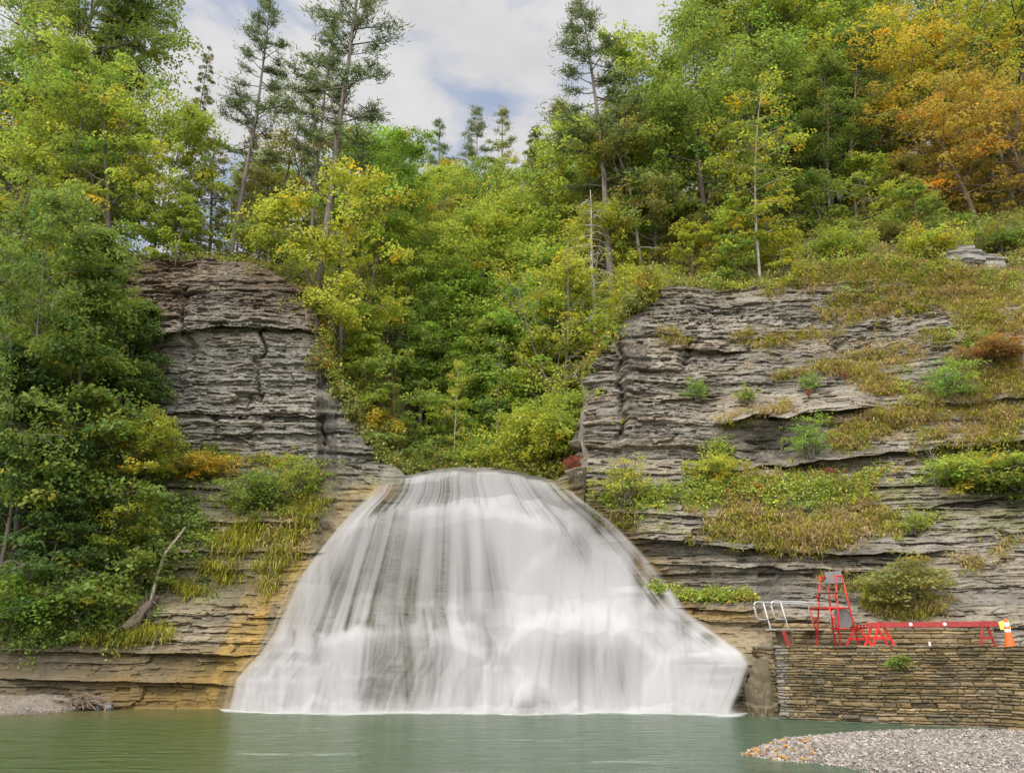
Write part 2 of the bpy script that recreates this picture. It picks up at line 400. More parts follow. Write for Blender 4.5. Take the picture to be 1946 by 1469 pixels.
def rock_colour(px, py, P, tone, b1, w):
    n = fbm(P[..., 0] * .35, P[..., 2] * .5, 4, 61)
    n2 = fbm(P[..., 0] * 1.6, P[..., 2] * 2.6, 3, 62)
    base = np.array([.172, .152, .122])
    c = base * (1 + .25 * n)[..., None] * tone[..., None]
    tan = np.array([.23, .19, .135]); grey = np.array([.20, .20, .18]); brown = np.array([.17, .10, .055])
    ochre = np.array([.19, .122, .032]); moss = np.array([.12, .125, .04]); dark = np.array([.075, .065, .05])
    def mixin(col, a):
        nonlocal c
        a = np.clip(a, 0, 1)[..., None]
        c = c * (1 - a) + col * tone[..., None] * a
    mixin(tan, .6 * sst(.45, .75, b1 + .3 * n))
    mixin(grey, .6 * sst(.0, .5, n2) * sst(700, 820, py) * (px < 800))
    left = 1 - sst(800, 900, px)
    n3 = fbm(P[..., 0] * .9 + 40, P[..., 2] * 3.5, 4, 66)
    mixin(np.array([.11, .095, .072]), .55 * sst(.05, .5, n3))
    mixin(np.array([.235, .215, .178]), .5 * sst(.05, .45, -n3))
    mixin(brown, left * sst(660, 560, py) * np.clip(.35 + .9 * n + .35 * sst(380, 520, px), 0, 1))
    mixin(np.array([.19, .18, .155]), .55 * left * sst(560, 680, py) * sst(1000, 900, py))
    mixin(dark, left * sst(640, 560, py) * np.clip(.25 + .9 * n2, 0, .8))
    # ochre algae beside the water
    l = EL(py)
    o1 = np.exp(-np.clip(l - px - 25, 0, 999) / 135) * sst(900, 935, py) * (px < 790)
    o1 = o1 * np.clip(.85 + .7 * n, 0, 1)
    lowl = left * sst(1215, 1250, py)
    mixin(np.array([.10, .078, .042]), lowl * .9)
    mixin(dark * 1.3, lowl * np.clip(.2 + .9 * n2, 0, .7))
    drip = fbm(P[..., 0] * 2.2, P[..., 2] * .35, 4, 67) + .6 * n2
    mixin(ochre * (1 + .5 * drip)[..., None], np.clip(o1 * (.95 + .75 * drip), 0, .92))
    mixin(np.array([.09, .075, .035]), o1 * sst(.1, .55, -drip) * .7)
    mixin(ochre * .8, left * sst(1240, 1300, py) * np.clip(.3 + n, 0, .7) * sst(100, 300, px))
    r = ER(py)
    o2 = np.exp(-np.clip(px - r - 5, 0, 999) / 22) * sst(890, 930, py) * (px > 1000)
    mixin(ochre * .75, np.clip(o2, 0, .8))
    mixin(ochre * .9, blob(px, py, 1380, 1175, 75, 22) + .6 * blob(px, py, 1420, 1215, 60, 30))
    mixin(np.array([.20, .16, .10]), .8 * sst(1165, 1185, py) * (px > 1300) * (px < 1560))
    # wet, dark bands with lichen on the right
    wet = .9 * blob(px, py, 1480, 850, 90, 45) + .8 * blob(px, py, 1600, 885, 120, 20) + .75 * sst(1020, 1050, py) * (1 - sst(1095, 1130, py)) * sst(1190, 1330, px) * (1 - sst(1600, 1780, px))
    mixin(dark, wet * np.clip(.65 + 1.2 * n2, 0, 1))
    mixin(np.array([.34, .32, .25]), .6 * wet * sst(.25, .5, fbm(P[..., 0] * 1.8, P[..., 2] * 6, 3, 64)))
    mixin(moss, left * sst(860, 930, py) * (1 - sst(1120, 1220, py)) * (1 - o1) * np.clip(.3 + n2, 0, .7))
    mixin(moss * .9, (1 - left) * sst(900, 930, py) * (1 - sst(1000, 1030, py)) * np.clip(.35 + n2, 0, .7))
    # wet rock behind the water
    wf = (w * sst(EL(py) - 8, EL(py) + 75, px + 25 * n2) * sst(ER(py) + 8, ER(py) - 60, px + 25 * n2))[..., None]
    wc = np.array([.10, .098, .08]) * (.7 + .3 * tone)[..., None] * (1 + .5 * n2)[..., None]
    c = c * (1 - .95 * wf) + wc * .95 * wf
    return np.clip(c, .01, .8)

cols = np.arange(-360, 2302, 2.1); NV = 660
bot = np.where(cols < 1440, 1385, np.where(cols > 1490, 1262, 1385 + (1262 - 1385) * (cols - 1440) / 50))
topv = TOP(cols) + 4.5 * fbm(cols * .05, cols * 0, 4, 44) * np.where((cols > 780) & (cols < 1070), .4, 1)
tt = np.linspace(0, 1, NV)[:, None]
PX = np.broadcast_to(cols, (NV, len(cols))); PY = bot[None] + (topv - bot)[None] * tt
P, tone, b1, w = face(PX, PY, True)
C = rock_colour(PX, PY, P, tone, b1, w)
zone = np.where((PX > EL(PY)) & (PX < ER(PY)) & (PY > 880), 1, np.where(PX < 900, 0, 2))
GF = grid_faces(NV, len(cols))
zf = zone.ravel()[GF[:, 0]]
def sub_mesh(name, V, F, A, mat, label, cat):
    u, inv = np.unique(F, return_inverse=True)
    me = mesh_np(name, V[u], inv.reshape(F.shape), None, [mat], {'col': A[u]})
    return tag(link(name, me), label, cat, kind='structure')
VV, AA = P.reshape(-1, 3), C.reshape(-1, 3)
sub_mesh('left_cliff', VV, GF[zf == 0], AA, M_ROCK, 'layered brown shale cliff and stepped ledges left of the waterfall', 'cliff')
sub_mesh('waterfall_rock', VV, GF[zf == 1], AA, M_ROCK, 'dark wet shale steps showing through the falling water', 'rock face')
sub_mesh('right_cliff', VV, GF[zf == 2], AA, M_ROCK, 'pale grey shale cliff with grassy ledges right of the waterfall', 'cliff')

# hillside: runs back from the rim of the rock
TP = P[-1]; xr = TP[:, 0] / TP[:, 1]
offs = np.array([0, .25, .6, 1, 1.5, 2, 2.7, 3.5, 4.5, 6, 8, 10, 12.5, 15, 18, 21, 25, 29, 34, 39, 45, 52, 60, 70, 85, 105, 140])
HY = TP[None, :, 1] + offs[:, None]
HX = TP[None, :, 0] + xr[None] * offs[:, None]
bl = sst(0, 6, offs)[:, None]
HZ = TP[None, :, 2] * (1 - bl) + hill(HX, HY) * bl + .12 * fbm(HX * 1.1, HY * 1.1, 3, 72) * sst(0, 1, offs)[:, None]
HV = np.stack([HX, HY, HZ], -1)
nh = fbm(HX * .5, HY * .5, 3, 73)
hc = np.array([.10, .062, .03]) * (1 + .4 * nh)[..., None]
gm = np.clip(.45 + nh, 0, 1)[..., None]
hc = hc * (1 - gm) + np.array([.085, .10, .025]) * gm
me = mesh_np('hillside', HV.reshape(-1, 3), grid_faces(*HX.shape)[:, ::1], None, [M_SOIL], {'col': hc.reshape(-1, 3)}, smooth=True)
tag(link('hillside', me), 'brown leaf strewn hillside under the trees above the cliffs', 'hillside', kind='structure')

_HXf, _HYf, _HZf = HX, HY, HZ
def ground(X, Y):
    """Height of the hillside mesh at a point behind the rim."""
    X = np.atleast_1d(np.asarray(X, float)); Y = np.atleast_1d(np.asarray(Y, float))
    a = X / Y
    ci = np.clip(np.searchsorted(xr_sorted, a), 0, len(xr_sorted) - 1)
    c = xr_order[ci]
    off = Y - TP[c, 1]
    b = sst(0, 6, off)
    return TP[c, 2] * (1 - b) + hill(X, Y) * b
xr_order = np.argsort(xr); xr_sorted = xr[xr_order]

# ------------------------------------------------------------------ falling water
def mat_water_veil():
    m, nt = newmat('white_water')
    cov = nd(nt, 'ShaderNodeAttribute', attribute_name='cov')
    d = nd(nt, 'ShaderNodeBsdfDiffuse', {'Color': (.53, .515, .51, 1), 'Roughness': 1.})
    t = nd(nt, 'ShaderNodeBsdfTranslucent', {'Color': (.53, .515, .51, 1)})
    a = nd(nt, 'ShaderNodeMixShader', {0: .3, 1: d.outputs[0], 2: t.outputs[0]})
    tr = nd(nt, 'ShaderNodeBsdfTransparent')
    s = nd(nt, 'ShaderNodeMixShader', {0: cov.outputs['Fac'], 1: tr.outputs[0], 2: a.outputs[0]})
    o = nd(nt, 'ShaderNodeOutputMaterial'); nt.links.new(s.outputs[0], o.inputs[0])
    return m
M_VEIL = mat_water_veil()

LIP = pl([670, 690, 720, 770, 800, 830, 860, 900, 940, 1000, 1060, 1080], [960, 938, 921, 906, 899, 893, 891, 893, 892, 904, 916, 930])
LEDGES = [  # small shelves: row, x-range, waviness, strength
    (1128, 690, 780, 8, .3), (1150, 700, 930, 12, .35), (1210, 520, 640, 7, .4), (1238, 470, 620, 7, .5), (1262, 440, 640, 6, .5), (1288, 425, 600, 6, .5), (1312, 420, 540, 5, .4), (1335, 640, 800, 5, .4),
    (1308, 650, 760, 6, .5), (1284, 660, 770, 6, .5), (1262, 700, 790, 6, .4), (1240, 900, 990, 8, .4), (1270, 890, 1000, 8, .4), (1205, 1290, 1380, 8, .5), (1236, 1300, 1440, 8, .6),
    (1256, 1340, 1445, 7, .6), (1282, 1320, 1430, 7, .5), (1310, 1340, 1420, 6, .4), (1150, 1270, 1330, 8, .4), (1020, 1130, 1200, 10, .3)]
DOMES = [  # rounded tiers: centre x, crest row, half width, fall-off at the shoulders, fan, reach, strength
    (860, 958, 250, 62, .55, 230, 1.), (1100, 1030, 110, 60, .35, 140, .45), (735, 1186, 190, 58, .50, 170, 1.), (1095, 1160, 165, 95, .62, 190, 1.),
    (885, 1190, 95, 70, .35, 160, .7), (1350, 1212, 95, 40, .45, 140, .8), (560, 1195, 95, 60, .5, 160, .6), (1018, 1298, 42, 34, .7, 60, .7), (1240, 1150, 80, 50, .5, 190, .5)]
def veil(nu, nv, off, seed, thin):
    u = np.linspace(0, 1, nu)[None]; v = np.linspace(0, 1, nv)[:, None]
    y0 = np.full(nu, 900.)
    for _ in range(6):
        y0 = LIP(EL(y0) + (ER(y0) - EL(y0)) * u[0])
    y0 = y0 + 2 * fbm(u[0] * 16, u[0] * 0, 2, seed)
    py = y0[None] + (1361 - y0)[None] * v
    bend = .004 * fbm(u * 5 + 0 * v, v * 2.2, 2, seed + 1)
    uu = np.clip(u + bend, 0, 1)
    l, r = EL(py) - 14 * sst(940, 1010, py), ER(py) + 14 * sst(930, 1000, py)
    px = l + (r - l) * (.002 + .996 * uu)
    d, w = depth(px, py)
    rid = .55 * fbm(u * 8, v * 1.0, 2, seed + 2) + .25 * fbm(u * 30, v * 1.2, 2, seed + 3)
    d = d - off - .15 * rid * sst(0, .2, v)
    def strands(sd): return .5 + .42 * fbm(u * 15, v * .8, 3, sd) + .42 * fbm(u * 55, v * 1.0, 3, sd + 7) + .26 * fbm(u * 190, v * 1.3, 2, sd + 13)
    st = strands(seed + 5); lipw = np.zeros_like(px); under = np.zeros_like(px); tier = np.full_like(px, .5)
    tier = np.where(py < 962, .85 - .25 * np.clip((py - 900) / 60, 0, 1), tier)
    for k, (cx, cy, hw, drop, fan, reach, a) in enumerate(DOMES):
        q = (px - cx) / hw
        ly = cy + drop * np.clip(np.abs(q), 0, 1.6) ** 2.2 + 14 * fbm(px * .035, px * 0, 4, 900 + k)
        x0 = cx + (px - cx) / (1 + fan * np.clip(py - ly, 0, 400) / reach)
        inside = sst(1.3, .62, np.abs(x0 - cx) / hw + .38 * fbm(px * .045, py * .006, 3, 920 + k))
        m = sst(ly - 7, ly + 10, py) * inside * a * (1 - sst(ly + reach, ly + reach * 1.7, py))
        sx = x0 / 975. - .4; sv = v
        sk = .5 + .46 * fbm(sx * 15, sv * .8, 3, 940 + k) + .46 * fbm(sx * 52, sv * 1.0, 3, 947 + k) + .26 * fbm(sx * 180, sv * 1.3, 2, 953 + k)
        st = st * (1 - m) + sk * m
        depthin = np.clip((py - ly) / reach, 0, 1)
        tier = tier * (1 - m) + (1.0 - .62 * depthin ** .8) * m
        d = d - .36 * a * inside * sst(ly - 14, ly + 22, py) * (1 - sst(ly + 20, ly + reach, py))
    for k, (y, xa, xb, wav, a) in enumerate(LEDGES):
        ly = y + wav * (fbm(px * .018, px * 0, 3, 600 + k) + .5 * np.sign(fbm(px * .05, px * 0, 1, 640 + k)) * .6)
        xw = sst(xa - 20, xa + 45, px + 30 * fbm(py * .05, px * .03, 2, 660 + k)) * (1 - sst(xb - 45, xb + 20, px + 30 * fbm(py * .05, px * .03, 2, 680 + k))) * a
        m = sst(ly - 5, ly + 9, py)
        fade = m * (1 - sst(ly + 90, ly + 190, py)) if k > 2 else m
        st = st * (1 - fade * xw) + strands(700 + 20 * k) * fade * xw
        d = d - .08 * xw * m * (1 - sst(ly + 10, ly + 80, py))
        lipw = np.maximum(lipw, xw * np.exp(-((py - ly) / 6.) ** 2) * np.clip(.5 + 1.2 * fbm(u * 26, v * 3, 2, 720 + k), 0, 1))
        under = np.maximum(under, xw * m * np.exp(-np.clip(py - ly, 0, 400) / 26) * np.clip(.25 + 1.3 * fbm(u * 20, v * 2, 3, 750 + k), 0, 1))
    P = at(px, py, d)
    th = np.zeros_like(px)
    for cx, cy, rx, ry, a in thin:
        th = th + a * blob(px + 5 * fbm(py * .02, px * .02, 2, 3), py, cx, cy, rx, ry)
    th = .86 * (1 - np.exp(-th / .5))
    wide_ = .5 + .8 * fbm(u * 6, v * 1.6, 2, seed + 8)
    zone = .72 + .6 * sst(.62, .25, u) + .4 * sst(.12, 0, v) + .5 * sst(.86, .97, u)
    cov = .985 - th * (.50 + .95 * (1 - st)) - zone * (1.27 - tier) * (1.25 * np.clip(.57 - st, 0, 1) + .28 * np.clip(.5 - wide_, 0, 1)) - .45 * under * (1.2 - st) + .25 * lipw
    cov = np.clip(cov, 0, 1)
    su = u + .085 * (strands(seed + 30) - .5) * sst(.0, .12, v)
    cov = cov * sst(0, .034, np.where(u < .5, su, 1)) * (1 - sst(.966, 1, np.where(u > .5, su, 0))) * sst(0, .05, u) ** .6 * (1 - sst(.955, 1, u)) ** .6
    cov = cov * sst(0, .015, v)
    cov = np.clip(cov + .5 * sst(.955, .995, v) * np.clip(.6 + .8 * fbm(u * 40, v * 3, 2, 777), 0, 1) * sst(0, .03, u) * (1 - sst(.97, 1, u)), 0, 1)
    back = at(px[0], py[0], d[0]); back[:, 1] += 1.6; back[:, 2] -= .02
    V = np.concatenate([back[None], P]); cv = np.concatenate([cov[:1] * 0, cov])
    return V, cv

THIN = [(758, 1085, 60, 100, .75), (762, 1135, 38, 42, .5), (845, 1070, 16, 110, .42), (885, 1060, 12, 90, .35), (770, 1258, 55, 62, .55), (735, 1320, 45, 30, .35),
        (935, 1140, 22, 95, .45), (752, 932, 32, 26, .75), (860, 932, 26, 26, .3), (1062, 935, 40, 26, .35), (640, 1115, 26, 70, .32), (600, 1180, 22, 70, .3), (560, 1180, 16, 60, .25),
        (1100, 1035, 46, 34, .34), (1090, 1275, 26, 60, .28), (1135, 1000, 12, 30, .3), (1215, 1095, 12, 60, .45), (1250, 1120, 14, 50, .6), (1300, 1190, 14, 36, .4), (1180, 1300, 26, 40, .18),
        (740, 978, 26, 16, .4), (720, 1185, 40, 10, .4), (960, 1255, 20, 36, .2), (1350, 1215, 24, 18, .3), (920, 893, 70, 5, .5), (830, 893, 40, 5, .4), (1020, 1310, 14, 22, .15)]
V, cv = veil(760, 420, .45, 200, THIN)
VN, VM = V.shape[:2]
me = mesh_np('waterfall', V.reshape(-1, 3), grid_faces(VN, VM), None, [M_VEIL], {'cov': cv.ravel()}, smooth=True)
wf = link('waterfall', me)
tag(wf, 'wide white silky waterfall spilling over dark rock steps into the pool', 'waterfall', kind='structure')

# spray drifting up off the foot of the falls
nu = 300; us = np.linspace(0, 1, nu)[None]; vs = np.linspace(0, 1, 16)[:, None]
spx = 418 + (1412 - 418) * us; sd, _ = depth(spx, np.full_like(spx, 1352.))
SX = ray(spx, np.full_like(spx, 1345.))[0] * (sd - 1.0)
hgt = .75 + .7 * fbm(us * 14, us * 0, 3, 801)
SV = np.stack([SX + 0 * vs, sd - 1.05 + .35 * vs + .1 * fbm(us * 20, vs * 2, 2, 802), -.05 + hgt * vs + 0 * us], -1)
scov = .6 * (1 - vs) ** 1.4 * np.clip(.55 + .9 * fbm(us * 26, vs * 1.5, 3, 803), 0, 1) * sst(0, .03, us) * (1 - sst(.97, 1, us))
tag(link('spray', mesh_np('spray', SV.reshape(-1, 3), grid_faces(16, nu), None, [M_VEIL], {'cov': scov.ravel()}, smooth=True)), 'white spray along the foot of the waterfall', 'spray', kind='stuff')

# ------------------------------------------------------------------ pool
def mat_pool():
    m, nt = newmat('pool_water')
    tc = nd(nt, 'ShaderNodeTexCoord'); fo = nd(nt, 'ShaderNodeAttribute', attribute_name='foam_glint'); ca = nd(nt, 'ShaderNodeAttribute', attribute_name='col')
    mp = nd(nt, 'ShaderNodeMapping', {'Vector': tc.outputs['Object'], 'Scale': (.45, 1.7, 1)})
    n1 = nd(nt, 'ShaderNodeTexNoise', {'Vector': mp.outputs[0], 'Scale': 1.5, 'Detail': 5., 'Roughness': .55, 'Distortion': .6})
    mp2 = nd(nt, 'ShaderNodeMapping', {'Vector': tc.outputs['Object'], 'Scale': (.55, 3.2, 1)})
    n2 = nd(nt, 'ShaderNodeTexNoise', {'Vector': mp2.outputs[0], 'Scale': 1.9, 'Detail': 7., 'Roughness': .7, 'Distortion': .8})
    add = nd(nt, 'ShaderNodeMath', {0: n2.outputs['Fac'], 1: fo.outputs['Fac']}, operation='ADD')
    fm = nd(nt, 'ShaderNodeMapRange', {0: add.outputs[0], 1: .80, 2: 1.12, 3: 0., 4: .75})
    mx = nd(nt, 'ShaderNodeMix', {0: fm.outputs[0], 6: ca.outputs['Color'], 7: (.62, .64, .60, 1)}, data_type='RGBA')
    rg = nd(nt, 'ShaderNodeMapRange', {0: fm.outputs[0], 1: 0., 2: .8, 3: .16, 4: .9})
    bp = nd(nt, 'ShaderNodeBump', {'Height': n1.outputs['Fac'], 'Strength': 1.0, 'Distance': .4})
    b = nd(nt, 'ShaderNodeBsdfPrincipled', {'Base Color': mx.outputs[2], 'Roughness': rg.outputs[0], 'Normal': bp.outputs[0], 'IOR': 1.33, 'Specular IOR Level': .5})
    o = nd(nt, 'ShaderNodeOutputMaterial'); nt.links.new(b.outputs[0], o.inputs[0])
    return m
gx = np.concatenate([np.linspace(-60, -18, 30)[:-1], np.arange(-18, 20, .16), np.linspace(20, 60, 25)])
gy = np.concatenate([np.linspace(-25, 14, 20)[:-1], np.arange(14, 37.2, .16)])
WX, WY = np.meshgrid(gx, gy)
wpx, wpy = proj(np.stack([WX, WY, 0 * WX], -1))
fd, _ = depth(np.clip(wpx, -300, 2200), np.full(wpx.shape, 1352.0))
dist = np.clip(fd - WY, 0, 99) + 5 * sst(430, 395, wpx) + 5 * sst(1400, 1475, wpx)
foam_glint = .9 * np.exp(-np.clip(dist - .7 - .5 * fbm(WX * .8, WY * .5, 3, 17), 0, 99) / .6) + .22 * np.exp(-dist / 3.0)
foam_glint = foam_glint * (1 + .5 * fbm(WX * .9, WY * .9, 3, 15)) + .27 * sst(-.1, .5, fbm(WX * .16, WY * .7, 3, 14)) * sst(31, 26, WY) * sst(-16, -8, WX)  # open-water streaks: drifting froth plus white reflections painted into the colour
foam_glint = foam_glint + .13 * np.clip(.3 + 1.5 * fbm(WX * .45, WY * .3, 3, 16), 0, 1.2) * np.exp(-((WY - 22.3 - .10 * WX - 1.3 * fbm(WX * .3, WY * .1, 3, 4)) / .5) ** 2) * sst(-9.5, -4, WX) * (1 - sst(4, 9, WX))
foam_glint = foam_glint + .20 * np.clip(-.1 + 1.6 * fbm(WX * .9, WY * .8, 3, 18), 0, 1) * np.exp(-((WY - 21.6 + .03 * WX) / .9) ** 2) * sst(-14, -10, WX) * (1 - sst(-2, 1, WX))
foam_glint = foam_glint + .16 * np.exp(-((WY - 20.2) / 1.2) ** 2)
wall_y = 30.5 - .559 * (WX - 9.52)
foam_glint = foam_glint + .5 * np.exp(-np.clip(wall_y - WY, 0, 9) / .18) * sst(8.5, 10, WX)
k = sst(-10, 3, WX)[..., None]
wc = np.array([.05, .078, .020]) * (1 - k) + np.array([.058, .092, .055]) * k
sh = (sst(-9, -14, WX) * sst(28, 33, WY))[..., None]
wc = wc * (1 - .6 * sh) + np.array([.13, .10, .04]) * .6 * sh
WZ = .012 * fbm(WX * .8, WY * 2.2, 3, 9)
me = mesh_np('pool', np.stack([WX, WY, WZ], -1).reshape(-1, 3), grid_faces(*WX.shape), None, [mat_pool()], {'foam_glint': foam_glint.ravel(), 'col': wc.reshape(-1, 3)}, smooth=True)
tag(link('pool', me), 'calm green pool at the foot of the waterfall with drifting white froth and painted white reflections', 'water', kind='structure')
# bed of the pool, reaching away past everything
bx, by = np.meshgrid(np.linspace(-400, 400, 9), np.linspace(-400, 30, 9))
me = mesh_np('ground', np.stack([bx, by, 0 * bx - .9], -1).reshape(-1, 3), grid_faces(9, 9), None, [M_SOIL], {'col': np.tile([[.12, .1, .07]], (81, 1))})
tag(link('ground', me), 'stony ground under the pool', 'ground', kind='structure')
# ------------------------------------------------------------------ trees
def leaf_quads(c, nrm, size, asp, rng):
    """One rhombic leaf per row, lying in the plane of nrm."""
    n = len(c)
    nrm = nrm / (np.linalg.norm(nrm, axis=1, keepdims=True) + 1e-9)
    r = rng.normal(size=(n, 3)); a = r - (r * nrm).sum(1, keepdims=True) * nrm
    a /= np.linalg.norm(a, axis=1, keepdims=True) + 1e-9
    b = np.cross(nrm, a)
    L = (size * .5)[:, None]; W = L * asp
    V = np.stack([c - a * L, c + b * W + a * L * .1, c + a * L, c - b * W + a * L * .1], 1).reshape(-1, 3)
    return V, np.arange(n * 4).reshape(-1, 4)

def sprays(centres, rx, rz, nleaf, lsize, rng, up=1.0, droop=.35, autumn=.15, cool=.15, asp=.62, jit=.55):
    """Flattened clumps of leaves about the twig ends."""
    centres = np.asarray(centres, float); m = len(centres)
    rx = np.broadcast_to(rx, (m,)); rz = np.broadcast_to(rz, (m,))
    k = np.repeat(np.arange(m), nleaf)
    n = len(k)
    ang = rng.uniform(0, 2 * math.pi, n); rad = np.sqrt(rng.uniform(0, 1, n)) ** .9
    e1 = (1 + .5 * rng.uniform(-1, 1, m))[k]; rot = rng.uniform(0, 6.28, m)[k]
    dx, dy = rad * np.cos(ang) * e1, rad * np.sin(ang) / e1
    ox = (dx * np.cos(rot) - dy * np.sin(rot)) * rx[k]; oy = (dx * np.sin(rot) + dy * np.cos(rot)) * rx[k]
    oz = rng.normal(size=n) * .5 * rz[k] - droop * rx[k] * rad ** 2
    c = centres[k] + np.stack([ox, oy, oz], -1)
    nr = np.stack([ox / rx[k] * .55, oy / rx[k] * .55, np.full(n, up)], -1) + rng.normal(size=(n, 3)) * jit
    s = lsize * rng.uniform(.6, 1.35, n)
    V, Q = leaf_quads(c, nr, s, asp, rng)
    cb = rng.normal(1, .13, m)[k]; ca = (rng.uniform(0, 1, m) < autumn)[k] * rng.uniform(.3, 1, m)[k]
    cc = (rng.uniform(0, 1, m) < cool)[k] * rng.uniform(.2, 1, m)[k]
    bright = np.clip(cb * rng.normal(1, .13, n), .5, 1.6)
    aut = np.clip(ca * rng.uniform(.2, 1.1, n) + (rng.uniform(0, 1, n) < .012) * .7, 0, 1)
    t = np.stack([bright, aut, np.clip(cc, 0, 1)], -1)
    return V, Q, np.repeat(t, 4, 0)

def curve(p, d, L, n, rng, wander=.12, lift=0.0):
    """A wandering branch path from p along d."""
    pts = [np.array(p, float)]; d = np.array(d, float); d /= np.linalg.norm(d)
    for i in range(n):
        d = d + rng.normal(size=3) * wander + np.array([0, 0, lift / n]); d /= np.linalg.norm(d)
        pts.append(pts[-1] + d * L / n)
    return np.array(pts)

def broadleaf(seed, H=12., cb=.28, R=3.6, nl=20, prof='round', elev=(15, 55), nleaf=46, ls=.26, crx=.85, crz=.26, autumn=.12, cool=.15, nsub=5, trunk_r=.16, fork=0, gap=.0):
    rng = np.random.default_rng(seed)
    wood = MB(); ends, erx = [], []
    ax = curve((0, 0, -.6), (rng.normal() * .04, rng.normal() * .04, 1), H * .97 + .6, 9, rng, .05)
    tr = np.linspace(trunk_r, .02, len(ax)) ** 1.0
    wood.tube(ax, tr, 8)
    axes = [(ax, tr)]
    for f in range(fork):
        i = int(len(ax) * (.25 + .12 * f)); az = rng.uniform(0, 6.28)
        a2 = curve(ax[i], (math.cos(az) * .55, math.sin(az) * .55, 1), H * (.62 - .1 * f), 7, rng, .07, .2)
        r2 = np.linspace(tr[i] * .7, .02, len(a2)); wood.tube(a2, r2, 6); axes.append((a2, r2))
    for k in range(nl):
        t = cb + (1 - cb) * ((k + rng.uniform(0, .9)) / nl) ** .9
        A, Rr = axes[k % len(axes)]
        fi = np.clip(t if len(axes) == 1 or k % len(axes) == 0 else (t - cb) / (1 - cb), 0, .985) * (len(A) - 1)
        i = int(fi); p = A[i] + (A[min(i + 1, len(A) - 1)] - A[i]) * (fi - i)
        s = (t - cb) / (1 - cb)
        e = {'round': math.sqrt(max(.05, 1 - (2 * s - .85) ** 2 / 1.45)), 'cone': (1 - s) * .9 + .14, 'column': .55 + .45 * math.sin(s * 3) , 'wide': .45 + .75 * math.sin(min(1, s + .18) * 2.6)}[prof]
        L = max(.5, R * e * rng.uniform(.7, 1.12))
        az = k * 2.4 + rng.uniform(-.5, .5); el = math.radians(elev[0] + (elev[1] - elev[0]) * s + rng.normal() * 9)
        d = (math.cos(az) * math.cos(el), math.sin(az) * math.cos(el), math.sin(el))
        br = curve(p, d, L, 5, rng, .13, -.12)
        r0 = max(.018, min(.5 * Rr[i], .02 * L + .01))
        wood.tube(br, np.linspace(r0, .012, 6), 5, cap=False)
        ends.append(br[-1]); erx.append(crx * rng.uniform(.7, 1.1))
        for j in range(nsub):
            u = rng.uniform(.3, .98); fi2 = u * 5; i2 = int(min(fi2, 4)); q = br[i2] + (br[i2 + 1] - br[i2]) * (fi2 - i2)
            a2 = az + rng.choice([-1, 1]) * rng.uniform(.4, 1.3); e2 = el * .5 + rng.normal() * .25
            L2 = L * rng.uniform(.22, .5)
            tw = curve(q, (math.cos(a2) * math.cos(e2), math.sin(a2) * math.cos(e2), math.sin(e2)), L2, 3, rng, .18)
            wood.tube(tw, np.linspace(max(.01, r0 * .4), .007, 4), 4, cap=False)
            if rng.uniform() > gap:
                ends.append(tw[-1]); erx.append(crx * rng.uniform(.55, 1.1))
                if rng.uniform() < .5: ends.append(tw[1]); erx.append(crx * rng.uniform(.4, .8))
    top = ax[-1]; ends += [top, top - [0, 0, .5]]; erx += [crx * .6, crx * .7]
    erx = np.array(erx)
    V, Q, T = sprays(ends, erx, crz * erx / crx, nleaf, ls, rng, autumn=autumn, cool=cool)
    return wood.mesh('trunk', [M_BARK], True), mesh_np('crown', V, Q, None, [M_LEAF], {'tint': T})

